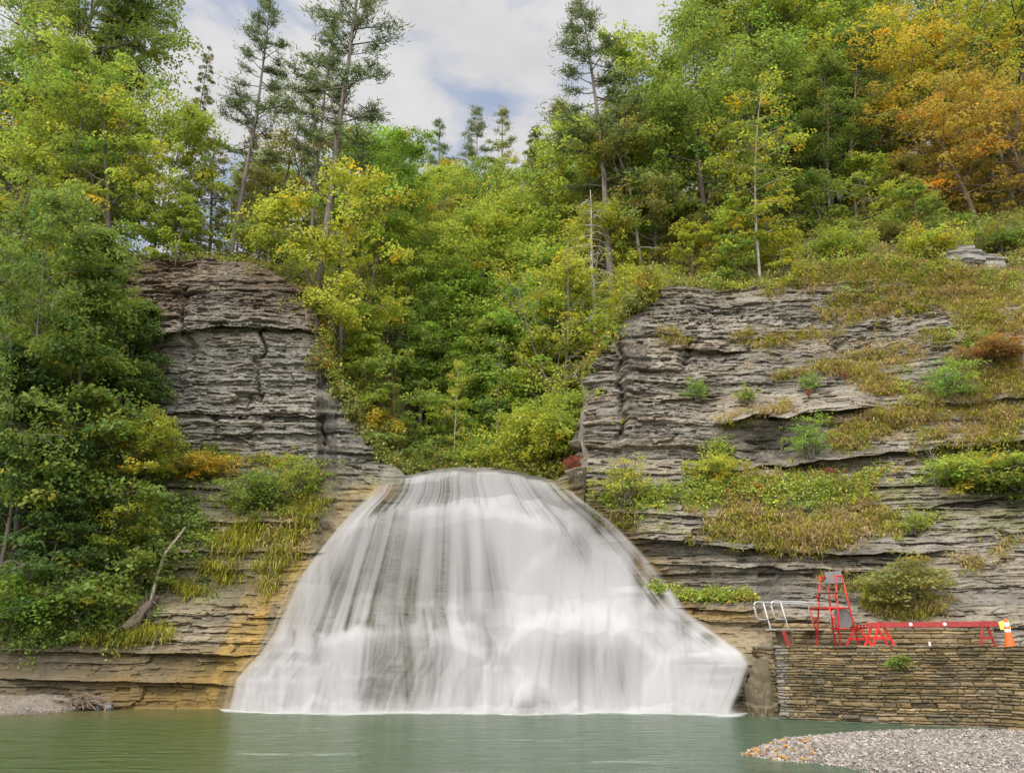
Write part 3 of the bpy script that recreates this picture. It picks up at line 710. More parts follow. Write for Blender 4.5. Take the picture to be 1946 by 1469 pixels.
def pine(seed, H=24., cb=.36, R=3.4, nw=17, trunk_r=.27, bare=10, ragged=.3, ls=.42, ntuft=7, dens=26):
    rng = np.random.default_rng(seed)
    wood = MB(); cs, rxs = [], []
    ax = curve((0, 0, -.8), (rng.normal() * .03, rng.normal() * .03, 1), H + .8, 14, rng, .018)
    tr = np.linspace(trunk_r, .03, 15); wood.tube(ax, tr, 8)
    def on(t):
        fi = np.clip(t, 0, .999) * 14; i = int(fi); return ax[i] + (ax[i + 1] - ax[i]) * (fi - i), tr[i]
    for b in range(bare):                                   # dead lower limbs
        p, r = on(rng.uniform(.22, cb + .12)); az = rng.uniform(0, 6.28)
        br = curve(p, (math.cos(az), math.sin(az), rng.uniform(-.25, .35)), rng.uniform(.7, 2.6), 4, rng, .2)
        wood.tube(br, np.linspace(.035, .008, 5), 4, cap=False)
    for k in range(nw):
        t = cb + (1 - cb) * (k / nw) ** .92; s = (t - cb) / (1 - cb)
        for b in range(rng.integers(2, 5)):
            if rng.uniform() < ragged * (1 - s): continue
            p, r = on(t + rng.uniform(-.012, .012)); az = rng.uniform(0, 6.28)
            L = R * (np.clip(1.08 - s, .10, 1) ** .75) * (.62 + .38 * min(1, s / .25)) * rng.uniform(.55, 1.2)
            el = rng.uniform(-.08, .2) + .55 * s ** 2
            br = curve(p, (math.cos(az) * math.cos(el), math.sin(az) * math.cos(el), math.sin(el)), L, 5, rng, .09, .28)
            wood.tube(br, np.linspace(max(.02, .016 * L + .012), .01, 6), 5, cap=False)
            m = max(3, int(ntuft * L / 2.2))
            for j in range(m):
                u = rng.uniform(.38, 1.0); fi = u * 5; i = int(min(fi, 4)); q = br[i] + (br[i + 1] - br[i]) * (fi - i)
                a2 = az + rng.choice([-1, 1]) * rng.uniform(.3, 1.2); L2 = L * rng.uniform(.10, .34)
                e = q + L2 * np.array([math.cos(a2), math.sin(a2), rng.uniform(.0, .35)])
                wood.tube(np.array([q, (q + e) / 2 + [0, 0, -.02], e]), [.014, .01, .006], 3, cap=False)
                cs.append(e); rxs.append(rng.uniform(.28, .5)); cs.append((q + e) / 2); rxs.append(rng.uniform(.2, .38))
    cs.append(ax[-1]); rxs.append(.3)
    cs = np.array(cs); rxs = np.array(rxs); m = len(cs); k = np.repeat(np.arange(m), dens); n = len(k)
    d = rng.normal(size=(n, 3)); d[:, 2] = np.abs(d[:, 2]) * .55 + .12; d /= np.linalg.norm(d, axis=1, keepdims=True)
    ln = ls * rng.uniform(.6, 1.1, n)
    base = cs[k] + rng.normal(size=(n, 3)) * rxs[k][:, None] * np.array([.6, .6, .10])
    side = np.cross(d, rng.normal(size=(n, 3))); side /= np.linalg.norm(side, axis=1, keepdims=True)
    w = .036 * ln[:, None] / .42 * 1.1
    V = np.stack([base - side * w, base + side * w, base + d * ln[:, None] + side * w * .3, base + d * ln[:, None] - side * w * .3], 1).reshape(-1, 3)
    cb_ = np.clip(rng.normal(1, .16, m)[k] * rng.normal(1, .2, n), .4, 1.8)
    T = np.stack([cb_, (rng.uniform(0, 1, n) < .06) * .7, rng.uniform(0, .5, n)], -1)
    return wood.mesh('trunk', [M_BARK], True), mesh_np('crown', V, np.arange(n * 4).reshape(-1, 4), None, [M_NEEDLE], {'tint': np.repeat(T, 4, 0)})

def hemlock(seed, H=16., cb=.12, R=3.0, nb=70, bareprob=.1, ls=.2, nleaf=30, trunk_r=.2):
    rng = np.random.default_rng(seed)
    wood = MB(); cs, rx = [], []
    ax = curve((0, 0, -.6), (0, 0, 1), H + .6, 10, rng, .02); tr = np.linspace(trunk_r, .02, 11); wood.tube(ax, tr, 7)
    for b in range(nb):
        t = cb + (1 - cb) * (b + rng.uniform()) / nb; s = (t - cb) / (1 - cb)
        fi = min(t, .995) * 10; i = int(fi); p = ax[i] + (ax[min(i + 1, 10)] - ax[i]) * (fi - i)
        az = b * 2.4 + rng.uniform(-.4, .4); L = R * (1.04 - s) ** .8 * rng.uniform(.6, 1.15) + .15
        br = curve(p, (math.cos(az), math.sin(az), .12), L, 5, rng, .07, -.55)
        wood.tube(br, np.linspace(max(.012, .012 * L + .01), .006, 6), 4, cap=False)
        bare = rng.uniform() < bareprob
        for j in range(max(2, int(L * 3.4))):
            u = rng.uniform(.25, 1); f2 = u * 5; i2 = int(min(f2, 4)); q = br[i2] + (br[i2 + 1] - br[i2]) * (f2 - i2)
            a2 = az + rng.choice([-1, 1]) * rng.uniform(.5, 1.2); L2 = L * .3 * (1.1 - u) + .15
            e = q + L2 * np.array([math.cos(a2), math.sin(a2), -.25])
            wood.tube(np.array([q, e]), [.009, .004], 3, cap=False)
            if not bare: cs.append((q + e) / 2); rx.append(rng.uniform(.25, .5)); cs.append(e); rx.append(rng.uniform(.2, .4))
    V, Q, T = sprays(cs, np.array(rx), np.array(rx) * .25, nleaf, ls, rng, droop=.5, autumn=.05, cool=.3, asp=.34, jit=.45)
    return wood.mesh('trunk', [M_BARK], True), mesh_np('crown', V, Q, None, [M_NEEDLE], {'tint': T})

def snag(seed, H=11.):
    """Dead conifer: bare drooping limbs and a haze of fine twigs."""
    rng = np.random.default_rng(seed); wood = MB(); tw = MB()
    ax = curve((0, 0, -.5), (0, 0, 1), H + .5, 10, rng, .02); wood.tube(ax, np.linspace(.2, .02, 11), 7)
    for b in range(64):
        t = .1 + .88 * b / 64; fi = t * 10; i = int(min(fi, 9)); p = ax[i] + (ax[i + 1] - ax[i]) * (fi - i)
        az = b * 2.4 + rng.uniform(-.5, .5); L = (3.3 * (1.05 - t) ** .7 + .3) * rng.uniform(.5, 1.1)
        br = curve(p, (math.cos(az), math.sin(az), .25), L, 6, rng, .1, -.8)
        tw.tube(br, np.linspace(.03 + .006 * L, .008, 7), 4, cap=False)
        for j in range(int(L * 6)):
            u = rng.uniform(.2, 1); f2 = u * 6; i2 = int(min(f2, 5)); q = br[i2] + (br[i2 + 1] - br[i2]) * (f2 - i2)
            a2 = az + rng.normal() * .9
            c = curve(q, (math.cos(a2), math.sin(a2), -.5), rng.uniform(.3, .9), 3, rng, .25)
            tw.tube(c, np.linspace(.012, .006, 4), 3, cap=False)
    return wood.mesh('trunk', [M_BARK], True), tw.mesh('branches', [M_BARK], True)

def bush(seed, H=2.2, R=1.4, ns=13, nleaf=40, ls=.16, crx=.42, autumn=.12, flat=.6, bare=.0):
    rng = np.random.default_rng(seed); wood = MB(); cs = []; rx = []
    for k in range(ns):
        az = k * 2.4 + rng.normal() * .3; sp = math.sqrt((k + .5) / ns)
        tip = np.array([math.cos(az) * R * sp, math.sin(az) * R * sp, H * (1.05 - .65 * sp ** 2) * rng.uniform(.75, 1.05)])
        b = rng.normal(size=3) * .1; b[2] = -.15
        st = np.array([b, b * .5 + tip * [.25, .25, .35], tip * [.62, .62, .72], tip])
        st[1:3] += rng.normal(size=(2, 3)) * .08 * H / 2
        wood.tube(st, np.linspace(.03, .008, 4), 4, cap=False)
        for j in range(8):
            u = rng.uniform(.3, 1) ** .8; f = u * 3; i = int(min(f, 2)); q = st[i] + (st[i + 1] - st[i]) * (f - i)
            e = q + rng.normal(size=3) * np.array([.32, .32, .22]) * R / 1.4
            if rng.uniform() > bare: cs.append(e); rx.append(crx * rng.uniform(.5, 1.15))
            wood.tube(np.array([q, e]), [.01, .005], 3, cap=False)
    V, Q, T = sprays(cs, np.array(rx), np.array(rx) * flat, nleaf, ls, rng, autumn=autumn, cool=.12, droop=.25, jit=.9)
    return wood.mesh('stems', [M_BARK], True), mesh_np('foliage', V, Q, None, [M_LEAF], {'tint': T})

KIND = {}
def kind(key, name, H, meshes, parts=('trunk', 'crown')): KIND.setdefault(key, []).append((name, H, meshes, parts))
for s_ in range(3): kind('maple', 'broadleaf_tree', 11., broadleaf(10 + s_, 11, .14, 3.9, 30, 'round', (5, 55), 54, .2, .8, .34, autumn=.06, trunk_r=.15, fork=s_ % 2))
for s_ in range(3): kind('maple', 'broadleaf_tree', 18., broadleaf(14 + s_, 18, .18, 5.4, 40, 'round', (8, 55), 58, .22, .95, .42, autumn=.06, nsub=6, trunk_r=.2, fork=s_ % 2))
for s_ in range(3): kind('maple', 'broadleaf_tree', 30., broadleaf(17 + s_, 30, .25, 7.0, 56, 'round', (8, 55), 60, .25, 1.1, .45, autumn=.05, nsub=7, trunk_r=.3, fork=s_ % 2))
for s_ in range(3): kind('beech', 'broadleaf_tree', 12., broadleaf(20 + s_, 12, .08, 3.7, 34, 'cone', (0, 35), 58, .19, .9, .24, autumn=.06, nsub=7, trunk_r=.12))
for s_ in range(2): kind('beech', 'broadleaf_tree', 4., broadleaf(24 + s_, 4, .08, 1.7, 18, 'round', (0, 45), 34, .15, .45, .12, autumn=.08, nsub=4, trunk_r=.05))
for s_ in range(2): kind('slim', 'broadleaf_tree', 8., broadleaf(28 + s_, 8, .3, 1.5, 18, 'column', (18, 55), 26, .15, .5, .14, autumn=.1, trunk_r=.06, gap=.2))
for s_ in range(2): kind('slim', 'broadleaf_tree', 16., broadleaf(30 + s_, 16, .34, 3.0, 30, 'column', (18, 55), 50, .21, .85, .28, autumn=.06, trunk_r=.14, gap=.1))
for s_ in range(3): kind('slim', 'broadleaf_tree', 27., broadleaf(33 + s_, 27, .36, 4.2, 44, 'column', (18, 55), 54, .24, 1.0, .32, autumn=.05, nsub=6, trunk_r=.22, gap=.1))
for s_ in range(2): kind('wide', 'broadleaf_tree', 11., broadleaf(40 + s_, 11, .24, 4.8, 34, 'wide', (0, 50), 56, .19, .85, .2, autumn=.1, nsub=6, trunk_r=.2, fork=2))
for s_ in range(2): kind('wide', 'broadleaf_tree', 20., broadleaf(43 + s_, 20, .26, 7.5, 50, 'wide', (5, 50), 58, .23, 1.1, .28, autumn=.08, nsub=7, trunk_r=.28, fork=2))
for s_ in range(2): kind('sapling', 'sapling', 14., broadleaf(50 + s_, 14, .22, 2.6, 30, 'column', (-5, 35), 26, .16, .6, .1, autumn=.25, nsub=6, trunk_r=.1, gap=.3))
for s_ in range(2): kind('open', 'broadleaf_tree', 14., broadleaf(60 + s_, 14, .28, 4.0, 26, 'round', (15, 60), 16, .17, .7, .2, autumn=.06, nsub=6, trunk_r=.13, fork=1, gap=.3))
kind('open', 'broadleaf_tree', 28., broadleaf(62, 28, .3, 7.0, 36, 'round', (15, 60), 22, .22, 1.0, .3, autumn=.06, nsub=7, trunk_r=.25, fork=2, gap=.25))
for s_ in range(3): kind('pine', 'pine_tree', 25., pine(70 + s_, 25, .36, 3.5, 26, .23, 14, .42, .34, 9, 12))
for s_ in range(2): kind('shortpine', 'pine_tree', 22., pine(75 + s_, 22, .2, 3.3, 24, .2, 6, .3, .36, 8, 12))
for s_ in range(3): kind('hemlock', 'hemlock_tree', 12., hemlock(80 + s_, 12, .1, 2.6, 64, (.05, .25, .5)[s_], .17, 28, .14))
for s_ in range(3): kind('hemlock', 'hemlock_tree', 24., hemlock(84 + s_, 24, .14, 3.8, 120, (.05, .2, .4)[s_], .22, 30, .24))
kind('snag', 'dead_tree', 13., snag(90, 13), ('trunk', 'branches'))
for s_ in range(3): kind('bush', 'bush', 2.2, bush(100 + s_, nleaf=48, ls=.13), ('stems', 'foliage'))
for s_ in range(2): kind('bush', 'bush', 4.6, bush(104 + s_, 4.6, 2.9, 26, 60, .17, .6, .06), ('stems', 'foliage'))
for s_ in range(2): kind('airybush', 'bush', 2.2, bush(110 + s_, 2.2, 1.3, 20, 26, .10, .3, .1, .5, .2), ('stems', 'foliage'))
for s_ in range(2): kind('airybush', 'bush', 1., bush(112 + s_, 1., .7, 14, 20, .08, .18, .1, .5, .2), ('stems', 'foliage'))
kind('twiggy', 'sapling', 2., broadleaf(120, 2, .3, .7, 14, 'round', (10, 60), 3, .07, .2, .08, nsub=4, trunk_r=.025, gap=.75), ('trunk', 'crown'))
kind('lowbush', 'bush', 1.0, bush(125, 1.0, 1.5, 22, 44, .10, .34, .12, .5), ('stems', 'foliage'))
kind('lowbush', 'bush', .4, bush(126, .4, .6, 14, 24, .06, .14, .1, .5), ('stems', 'foliage'))

YG = (.31, .33, .045); LIME = (.245, .30, .048); GREEN = (.165, .22, .045); DEEP = (.08, .13, .035); PINEC = (.12, .15, .055)
HEM = (.13, .155, .055); OLIVE = (.205, .205, .06); GOLD = (.36, .29, .04); ORANGE = (.31, .235, .05); FRESH = (.19, .29, .05); RED = (.26, .09, .055); RUST = (.25, .15, .05)
BK = {'grey': (.145, .122, .10), 'pale': (.36, .32, .27), 'dark': (.07, .055, .045), 'brown': (.15, .105, .07)}
GOLDEN = 0
def plant(key, base, H, colr, label, cat='tree', group=None, bark='grey', wide=1.0, lean=(0, 0), var=None, rz=None):
    global GOLDEN
    GOLDEN += 1
    vs = KIND[key]; q_ = min(abs(math.log(H / v[1])) for v in vs); vs = [v for v in vs if abs(math.log(H / v[1])) < q_ + 1e-6]; name, h0, (m1, m2), pn = vs[(GOLDEN if var is None else var) % len(vs)]
    s = H / h0
    r = empty(name, tuple(base), label, cat, group, GOLDEN * 2.399 if rz is None else rz)
    R = Matrix.Rotation(math.radians(lean[0]), 4, 'Y') @ Matrix.Rotation(math.radians(lean[1]), 4, 'X') @ Matrix.Rotation(GOLDEN * 2.399 if rz is None else rz, 4, 'Z')
    r.rotation_euler = R.to_euler()
    r.scale = (s * wide, s * wide, s)
    a = link(pn[0], m1, r); b = link(pn[1], m2, r)
    a.color = rgba(BK[bark]); b.color = rgba(BK[bark] if key == 'snag' else colr)
    return r

def top_height(base, ptop):
    """Height that brings a plant's tip to a photo row."""
    lo, hi = .3, 60.
    for _ in range(40):
        m = (lo + hi) / 2
        if proj(np.array([base[0], base[1], base[2] + m]))[1] > ptop: lo = m
        else: hi = m
    return lo

def hill_base(px, Y, py0=450.):
    py = py0
    for _ in range(8):
        X = float(ray(px, py)[0] * Y); Z = float(ground(X, Y)[0]); py = float(proj(np.array([X, Y, Z]))[1])
    return np.array([X, Y, Z])

def on_hill(key, px, Y, ptop, colr, label, **k):
    b = hill_base(px, Y); return plant(key, b, top_height(b, ptop), colr, label, **k)
def on_face(key, px, py, ptop, colr, label, dy=-.25, **k):
    b = face(np.array([float(px)]), np.array([float(py)]))[0]; b[1] += dy
    return plant(key, b, top_height(b, ptop), colr, label, **k)

T_ = on_hill; F_ = on_face
# --- tall pines and conifers against the sky
T_('pine', 432, 47, -25, PINEC, 'tall pine with bare lower trunk standing alone on the left cliff top', var=0, lean=(1.0, 0))
T_('pine', 601, 46, -150, PINEC, 'taller of the two leaning pines side by side above the left cliff end', var=1, lean=(2.4, 0))
T_('pine', 584, 49.5, 48, PINEC, 'slimmer shorter pine close behind the taller leaning pine', var=2, lean=(1.4, 0), wide=.75)
T_('hemlock', 447, 50, 240, OLIVE, 'thin half bare hemlock right beside the lone tall pine trunk', var=2, wide=.75)
T_('hemlock', 340, 51, 85, OLIVE, 'thin ragged hemlock rising between the left maples and the lone pine', var=2, wide=.65)
T_('pine', 1167, 49, -22, PINEC, 'tall pine leaning left over the gorge, dark against the white sky', var=0, lean=(-4.5, 0), wide=1.15)
T_('shortpine', 1218, 58, 108, PINEC, 'small ragged pine just right of the leaning pine', var=0, wide=.6)
T_('shortpine', 826, 86, 208, PINEC, 'pine with a pointed tip on the far skyline above the falls, leftmost of three', var=1)
T_('pine', 905, 84, 206, PINEC, 'pale trunked pine on the far skyline above the middle of the falls', var=1, bark='pale', wide=1.1)
T_('shortpine', 950, 88, 202, OLIVE, 'brownish topped pine on the far skyline, right of the pale trunked pine', var=0)
T_('snag', 1132, 46.5, 345, OLIVE, 'dead grey conifer with bare drooping branches above the right cliff end', cat='dead tree', bark='pale', wide=.95)
T_('snag', 1212, 55, 215, OLIVE, 'bare pale dead trunk behind the leaning pine', cat='dead tree', bark='pale', wide=.55)
T_('shortpine', 725, 62, 245, PINEC, 'dark green pine behind the yellow green maple at the left cliff end', var=1)
T_('hemlock', 1010, 74, 235, HEM, 'dark hemlock on the skyline left of the leaning pine', var=0)
T_('shortpine', 1062, 58, 190, OLIVE, 'drooping pine close behind the left side of the leaning pine', var=0, wide=1.2)
# --- left cliff top
T_('maple', 45, 50, -160, GREEN, 'tall green broadleaf tree filling the top left corner', var=0)
T_('maple', 60, 54, -90, GREEN, 'tall green broadleaf tree second from the left along the top edge', var=1, wide=.75)
T_('hemlock', 178, 54, -40, HEM, 'big dark hemlock at the left edge of the open sky', var=0, wide=1.1)
T_('maple', 128, 43.6, 135, (.20, .265, .048), 'bright yellow green maple in the upper left, below the tall green trees', var=2, wide=.9)
T_('maple', 12, 43.5, 175, LIME, 'yellow green tree at the left edge, under the corner tree', var=3, wide=.9)
T_('wide', 205, 43.4, 165, LIME, 'yellow green tree with an orange patch above the left cliff', var=0, wide=.85)
T_('maple', 285, 44.5, 225, LIME, 'green broadleaf tree left of the lone pine, above the dark cliff corner', var=0, wide=.8)
T_('open', 522, 58, 175, OLIVE, 'thin see through tree between the lone pine and the paired pines', var=0)
T_('beech', 335, 42.6, 385, LIME, 'small lime tree leaning over the top edge of the left cliff', var=0)
T_('hemlock', 395, 54, 265, OLIVE, 'olive hemlock behind the lone pine trunk, left side', var=1, wide=1.2)
T_('hemlock', 500, 55, 300, OLIVE, 'olive hemlock low between the lone pine and the paired pines', var=0, wide=1.3)
T_('maple', 545, 56, 275, OLIVE, 'dull green tree directly left of the paired pine trunks', var=1)
T_('maple', 485, 66, 290, GREEN, 'rounded green tree behind the olive hemlocks at the left rim', var=3)
T_('maple', 660, 60, 262, GREEN, 'green tree right behind the paired pine trunks', var=2)
# --- hugging the left cliff end
T_('maple', 648, 44.6, 340, YG, 'bright yellow green tree hugging the end of the left cliff', var=1, wide=.85)
T_('beech', 700, 44.4, 560, LIME, 'layered lime tree low in the gorge against the left cliff edge', var=2, wide=1.0)
T_('bush', 718, 43.6, 775, GOLD, 'yellow orange bush at the sloping foot of the left cliff end', cat='bush', var=0)
# --- gorge behind the falls
T_('maple', 883, 55, 428, LIME, 'rounded yellow green tree in the middle of the gorge', var=2, wide=1.05)
T_('maple', 800, 52, 470, GREEN, 'green tree left of the rounded yellow green tree in the gorge', var=1)
T_('beech', 955, 49.5, 600, FRESH, 'fresh green layered tree low in the gorge, right of centre', var=0)
T_('beech', 905, 47.5, 585, GREEN, 'mid green layered tree low in the gorge, left of the fresh green one', var=1)
T_('slim', 862, 43.8, 690, YG, 'slender pale stemmed sapling just above the lip of the falls', cat='sapling', bark='pale', var=0, wide=.55)
T_('slim', 942, 46, 640, FRESH, 'thin straight stemmed sapling above the lip, right of the pale one', cat='sapling', bark='pale', var=1, wide=.5)
T_('bush', 1012, 43.8, 768, YG, 'large bright yellow green bush at the right of the falls lip', cat='bush', var=1, wide=1.1)
T_('bush', 1075, 43.6, 735, LIME, 'green bush between the large bright bush and the right cliff', cat='bush', var=2)
T_('open', 1082, 45.2, 470, YG, 'gold tinged thin crowned tree below the dead conifer', var=1, wide=.9)
T_('slim', 1040, 46.5, 520, YG, 'sparse yellow tree left of the gold tinged one', var=1)
T_('bush', 1205, 44.6, 500, YG, 'yellow bush on the upper left edge of the right cliff', cat='bush', var=0, wide=.9)
T_('bush', 1165, 44.6, 585, LIME, 'green bush spilling down the left edge of the right cliff', cat='bush', var=1)
T_('hemlock', 735, 50, 520, HEM, 'dark thin hemlock in the shade of the gorge, left side', var=1)
T_('beech', 755, 44.2, 690, GREEN, 'green tree at the left of the gorge floor, near the lip', var=1)
T_('beech', 830, 45, 760, LIME, 'low lime tree just behind the left part of the lip', var=2)
T_('beech', 765, 43.4, 800, GREEN, 'low green tree where the left cliff meets the lip', var=0)
T_('bush', 900, 43.4, 835, LIME, 'low lime bush right behind the crest of the falls', cat='bush', var=0)
T_('bush', 815, 43.2, 835, GREEN, 'low green bush behind the crest of the falls, left of centre', cat='bush', var=2)
T_('maple', 1000, 58, 330, LIME, 'yellow green tree high in the gorge, left of the dead conifer', var=0)
T_('maple', 930, 66, 320, GREEN, 'green tree below the pale trunked skyline pine', var=1)
T_('maple', 790, 68, 325, LIME, 'light green tree below the leftmost skyline pine', var=3)
T_('maple', 1085, 56, 255, LIME, 'light green tree behind the leaning pine trunk', var=2)
T_('maple', 740, 56, 400, OLIVE, 'olive green tree right of the yellow green tree at the left cliff end', var=0)
T_('maple', 905, 57, 365, YG, 'rounded yellow tree directly under the pale trunked pine', var=3)
# --- right cliff top
T_('maple', 1358, 50, 45, GREEN, 'large green maple with a dark forked trunk above the right cliff', var=1, bark='dark', wide=1.0)
T_('sapling', 1442, 46.5, 190, YG, 'yellow leaved sapling with a pale straight stem on the right cliff rim', cat='sapling', bark='pale', var=0, wide=1.1, lean=(-2.5, 0))
T_('slim', 1290, 53, 95, LIME, 'slim light green tree right of the leaning pine', var=0)
T_('slim', 1325, 58, 20, GREEN, 'slim green tree at the right edge of the open sky', var=1)
T_('maple', 1245, 52, 225, GREEN, 'green tree at the left end of the right hand wood', var=3)
T_('hemlock', 1505, 60, -70, HEM, 'dark hemlock in the shade of the right hand wood', var=0)
T_('slim', 1585, 58, -110, LIME, 'tall light green tree with a grey trunk in the right hand wood', var=2)
T_('slim', 1646, 57, -150, LIME, 'tall light green tree with a pale straight trunk left of the orange maples', var=0, bark='pale')
T_('wide', 1858, 50, 165, ORANGE, 'broad orange maple with a brown trunk above the right cliff', var=0, bark='brown', wide=1.0)
T_('wide', 1790, 55, 60, GOLD, 'golden orange maple behind and left of the broad orange one', var=1)
T_('wide', 1890, 58, -40, YG, 'yellow green maple high behind the broad orange one, near the top right', var=0)
T_('wide', 1965, 48.5, 175, ORANGE, 'brownish orange maple cut by the right edge', var=1, bark='brown')
T_('open', 1935, 54, -190, GREEN, 'dark limbed green tree in the top right corner', var=0, bark='dark', wide=1.2)
T_('slim', 1440, 60, -90, LIME, 'light green tree along the top edge right of the open sky', var=0)
T_('maple', 1570, 64, -150, GREEN, 'tall green tree along the top edge in the middle of the right hand wood', var=1)
T_('maple', 1700, 62, -140, LIME, 'yellow green tree along the top edge above the golden maple', var=3)
T_('maple', 1830, 66, -200, GREEN, 'high green tree along the top edge near the right corner', var=2)
T_('beech', 1490, 47, 445, YG, 'low spreading yellow green tree at the right foot of the yellow sapling', var=0, wide=1.5)
T_('beech', 1400, 47.5, 400, LIME, 'low light green tree left of the yellow sapling', var=2)
T_('bush', 1835, 49.0, 405, FRESH, 'bright lime bush beside the rock outcrop on the right hill', cat='bush', var=0, wide=1.0)
T_('bush', 1770, 46, 430, YG, 'yellow bush on the right hill, left of the rock outcrop', cat='bush', var=1, wide=1.2)
T_('bush', 1905, 46, 420, GREEN, 'green bush under the broad orange maple', cat='bush', var=2, wide=1.3)
T_('bush', 1600, 47.5, 440, LIME, 'green bush in front of the shaded trunks of the right hand wood', cat='bush', var=0, wide=1.5)
T_('bush', 1690, 48, 425, OLIVE, 'olive bush left of the orange maple trunk', cat='bush', var=1, wide=1.5)
# --- trees in front of the left cliff
F_('maple', 60, 1060, 425, (.135, .185, .04), 'big green tree at the left edge in front of the cliff', var=0, dy=-1.0, wide=.75, lean=(3, 0))
F_('beech', 140, 1040, 440, GREEN, 'tall layered green tree in front of the cliff, right of the edge tree', var=1, dy=-.8, wide=.85, lean=(2, 0))
F_('beech', 175, 950, 540, (.12, .175, .04), 'green tree whose branches reach over the middle of the left cliff', var=2, dy=-.6, wide=.95, lean=(3, 0))
F_('beech', 15, 1130, 640, DEEP, 'dark green tree low at the left edge', var=0, dy=-1.2, wide=1.0)
F_('maple', 205, 1080, 790, YG, 'yellow and orange tinged small tree at the foot of the left cliff', var=3, dy=-.8, wide=.9)
F_('beech', 95, 1150, 820, DEEP, 'dark green small tree in the shade at the left', var=1, dy=-.8, wide=.9)
F_('beech', 120, 960, 600, GREEN, 'green tree between the two tall trees in front of the left cliff', var=0, dy=-.6)
F_('beech', 60, 800, 470, LIME, 'light green tree growing against the left part of the cliff, behind the edge tree', var=1, dy=-.6, wide=1.1)
F_('maple', 120, 700, 440, GREEN, 'leafy green tree hanging over the top left of the cliff', var=2, dy=-.5, wide=.9)
F_('maple', -60, 800, 480, GREEN, 'green tree half cut by the left edge beside the cliff', var=0, dy=-.8)
F_('maple', 215, 760, 545, GREEN, 'small green tree growing out of the left cliff face', var=1, dy=-.4, wide=.6)
F_('bush', 255, 1120, 1000, GREEN, 'green bush on the bank left of the fallen pole', cat='bush', var=0, wide=1.1)
F_('bush', 150, 1190, 1070, GREEN, 'dark green bush at the bottom of the left bank', cat='bush', var=1, wide=1.3)
F_('bush', 40, 1200, 1080, FRESH, 'fresh green bush at the bottom left edge of the bank', cat='bush', var=2, wide=1.3)
# --- shrubs on the left ledges
F_('airybush', 570, 935, 858, LIME, 'green bush on the ledge under the left cliff, nearest the falls', cat='bush', var=0, wide=1.2)
F_('lowbush', 490, 960, 905, GREEN, 'low green bush on the ledge below the pale foot of the left cliff', cat='bush')
F_('lowbush', 395, 905, 868, GOLD, 'low yellow bush along the foot of the left cliff', cat='bush', wide=1.3)
F_('airybush', 610, 715, 672, OLIVE, 'tiny bush rooted on the bare edge of the left cliff', cat='bush', var=1)
# --- shrubs on the right cliff
F_('airybush', 1806, 765, 678, FRESH, 'bright lime feathery bush on the upper ledge of the right cliff', cat='bush', var=0, wide=1.1)
F_('airybush', 1537, 870, 788, FRESH, 'bright green bush hanging before the dark hollow of the right cliff', cat='bush', var=1, wide=.9)
F_('airybush', 1325, 760, 722, FRESH, 'small lime bush on the bare face of the right cliff, left part', cat='bush', var=0)
F_('airybush', 1415, 765, 732, LIME, 'small green bush right of the small lime one on the right cliff', cat='bush', var=1)
F_('airybush', 1540, 745, 710, FRESH, 'small green bush beside the red shrub on the right cliff', cat='bush', var=0)
F_('airybush', 1530, 758, 738, RED, 'low red shrub in the middle of the right cliff', cat='shrub', wide=.7)
F_('airybush', 1602, 722, 706, RED, 'smaller red shrub higher on the right cliff', cat='shrub', wide=.7)
F_('lowbush', 1574, 905, 890, RED, 'tiny red shrub below the dark overhang of the right cliff', cat='shrub', wide=.6)
F_('lowbush', 1083, 893, 870, RED, 'red shrub where the right cliff meets the falls lip', cat='shrub', wide=.7)
F_('airybush', 1190, 955, 868, YG, 'yellow green bush beside the top right of the falls', cat='bush', var=1, wide=1.15)
F_('twiggy', 1775, 935, 852, OLIVE, 'bare grey sapling on the right cliff under the upper grass', cat='sapling', wide=.8)
F_('twiggy', 1372, 770, 690, OLIVE, 'bare dead stem on the left part of the right cliff', cat='sapling', wide=.4)
F_('twiggy', 1590, 668, 590, OLIVE, 'bare dead stem in the crack high on the right cliff', cat='sapling', wide=.4)
F_('bush', 1722, 1152, 1062, OLIVE, 'large olive bush behind the red lifeguard chair and barricade', cat='bush', var=0, wide=1.5)
F_('airybush', 1660, 1150, 1088, LIME, 'narrow pointed green shrub right beside the large olive bush', cat='bush', var=1, wide=.8)
F_('lowbush', 1880, 685, 652, RUST, 'orange brown shrub patch at the right edge of the cliff', cat='shrub', wide=1.6)
F_('lowbush', 1850, 925, 875, LIME, 'green shrub on the right ledge by the picture edge', cat='shrub', wide=1.5)
F_('lowbush', 1930, 930, 868, GREEN, 'darker green shrub cut by the right edge on the same ledge', cat='shrub', wide=1.3)
F_('airybush', 1735, 1010, 970, LIME, 'small green shrub at the top of the slanting crack on the right', cat='bush', var=0)
F_('lowbush', 1355, 908, 872, YG, 'yellow green shrub mass left of the dark hollow', cat='shrub', wide=1.0)
F_('twiggy', 1360, 1135, 1085, GOLD, 'tiny yellow leaved stem on the grassy shelf right of the falls', cat='sapling', wide=.5)

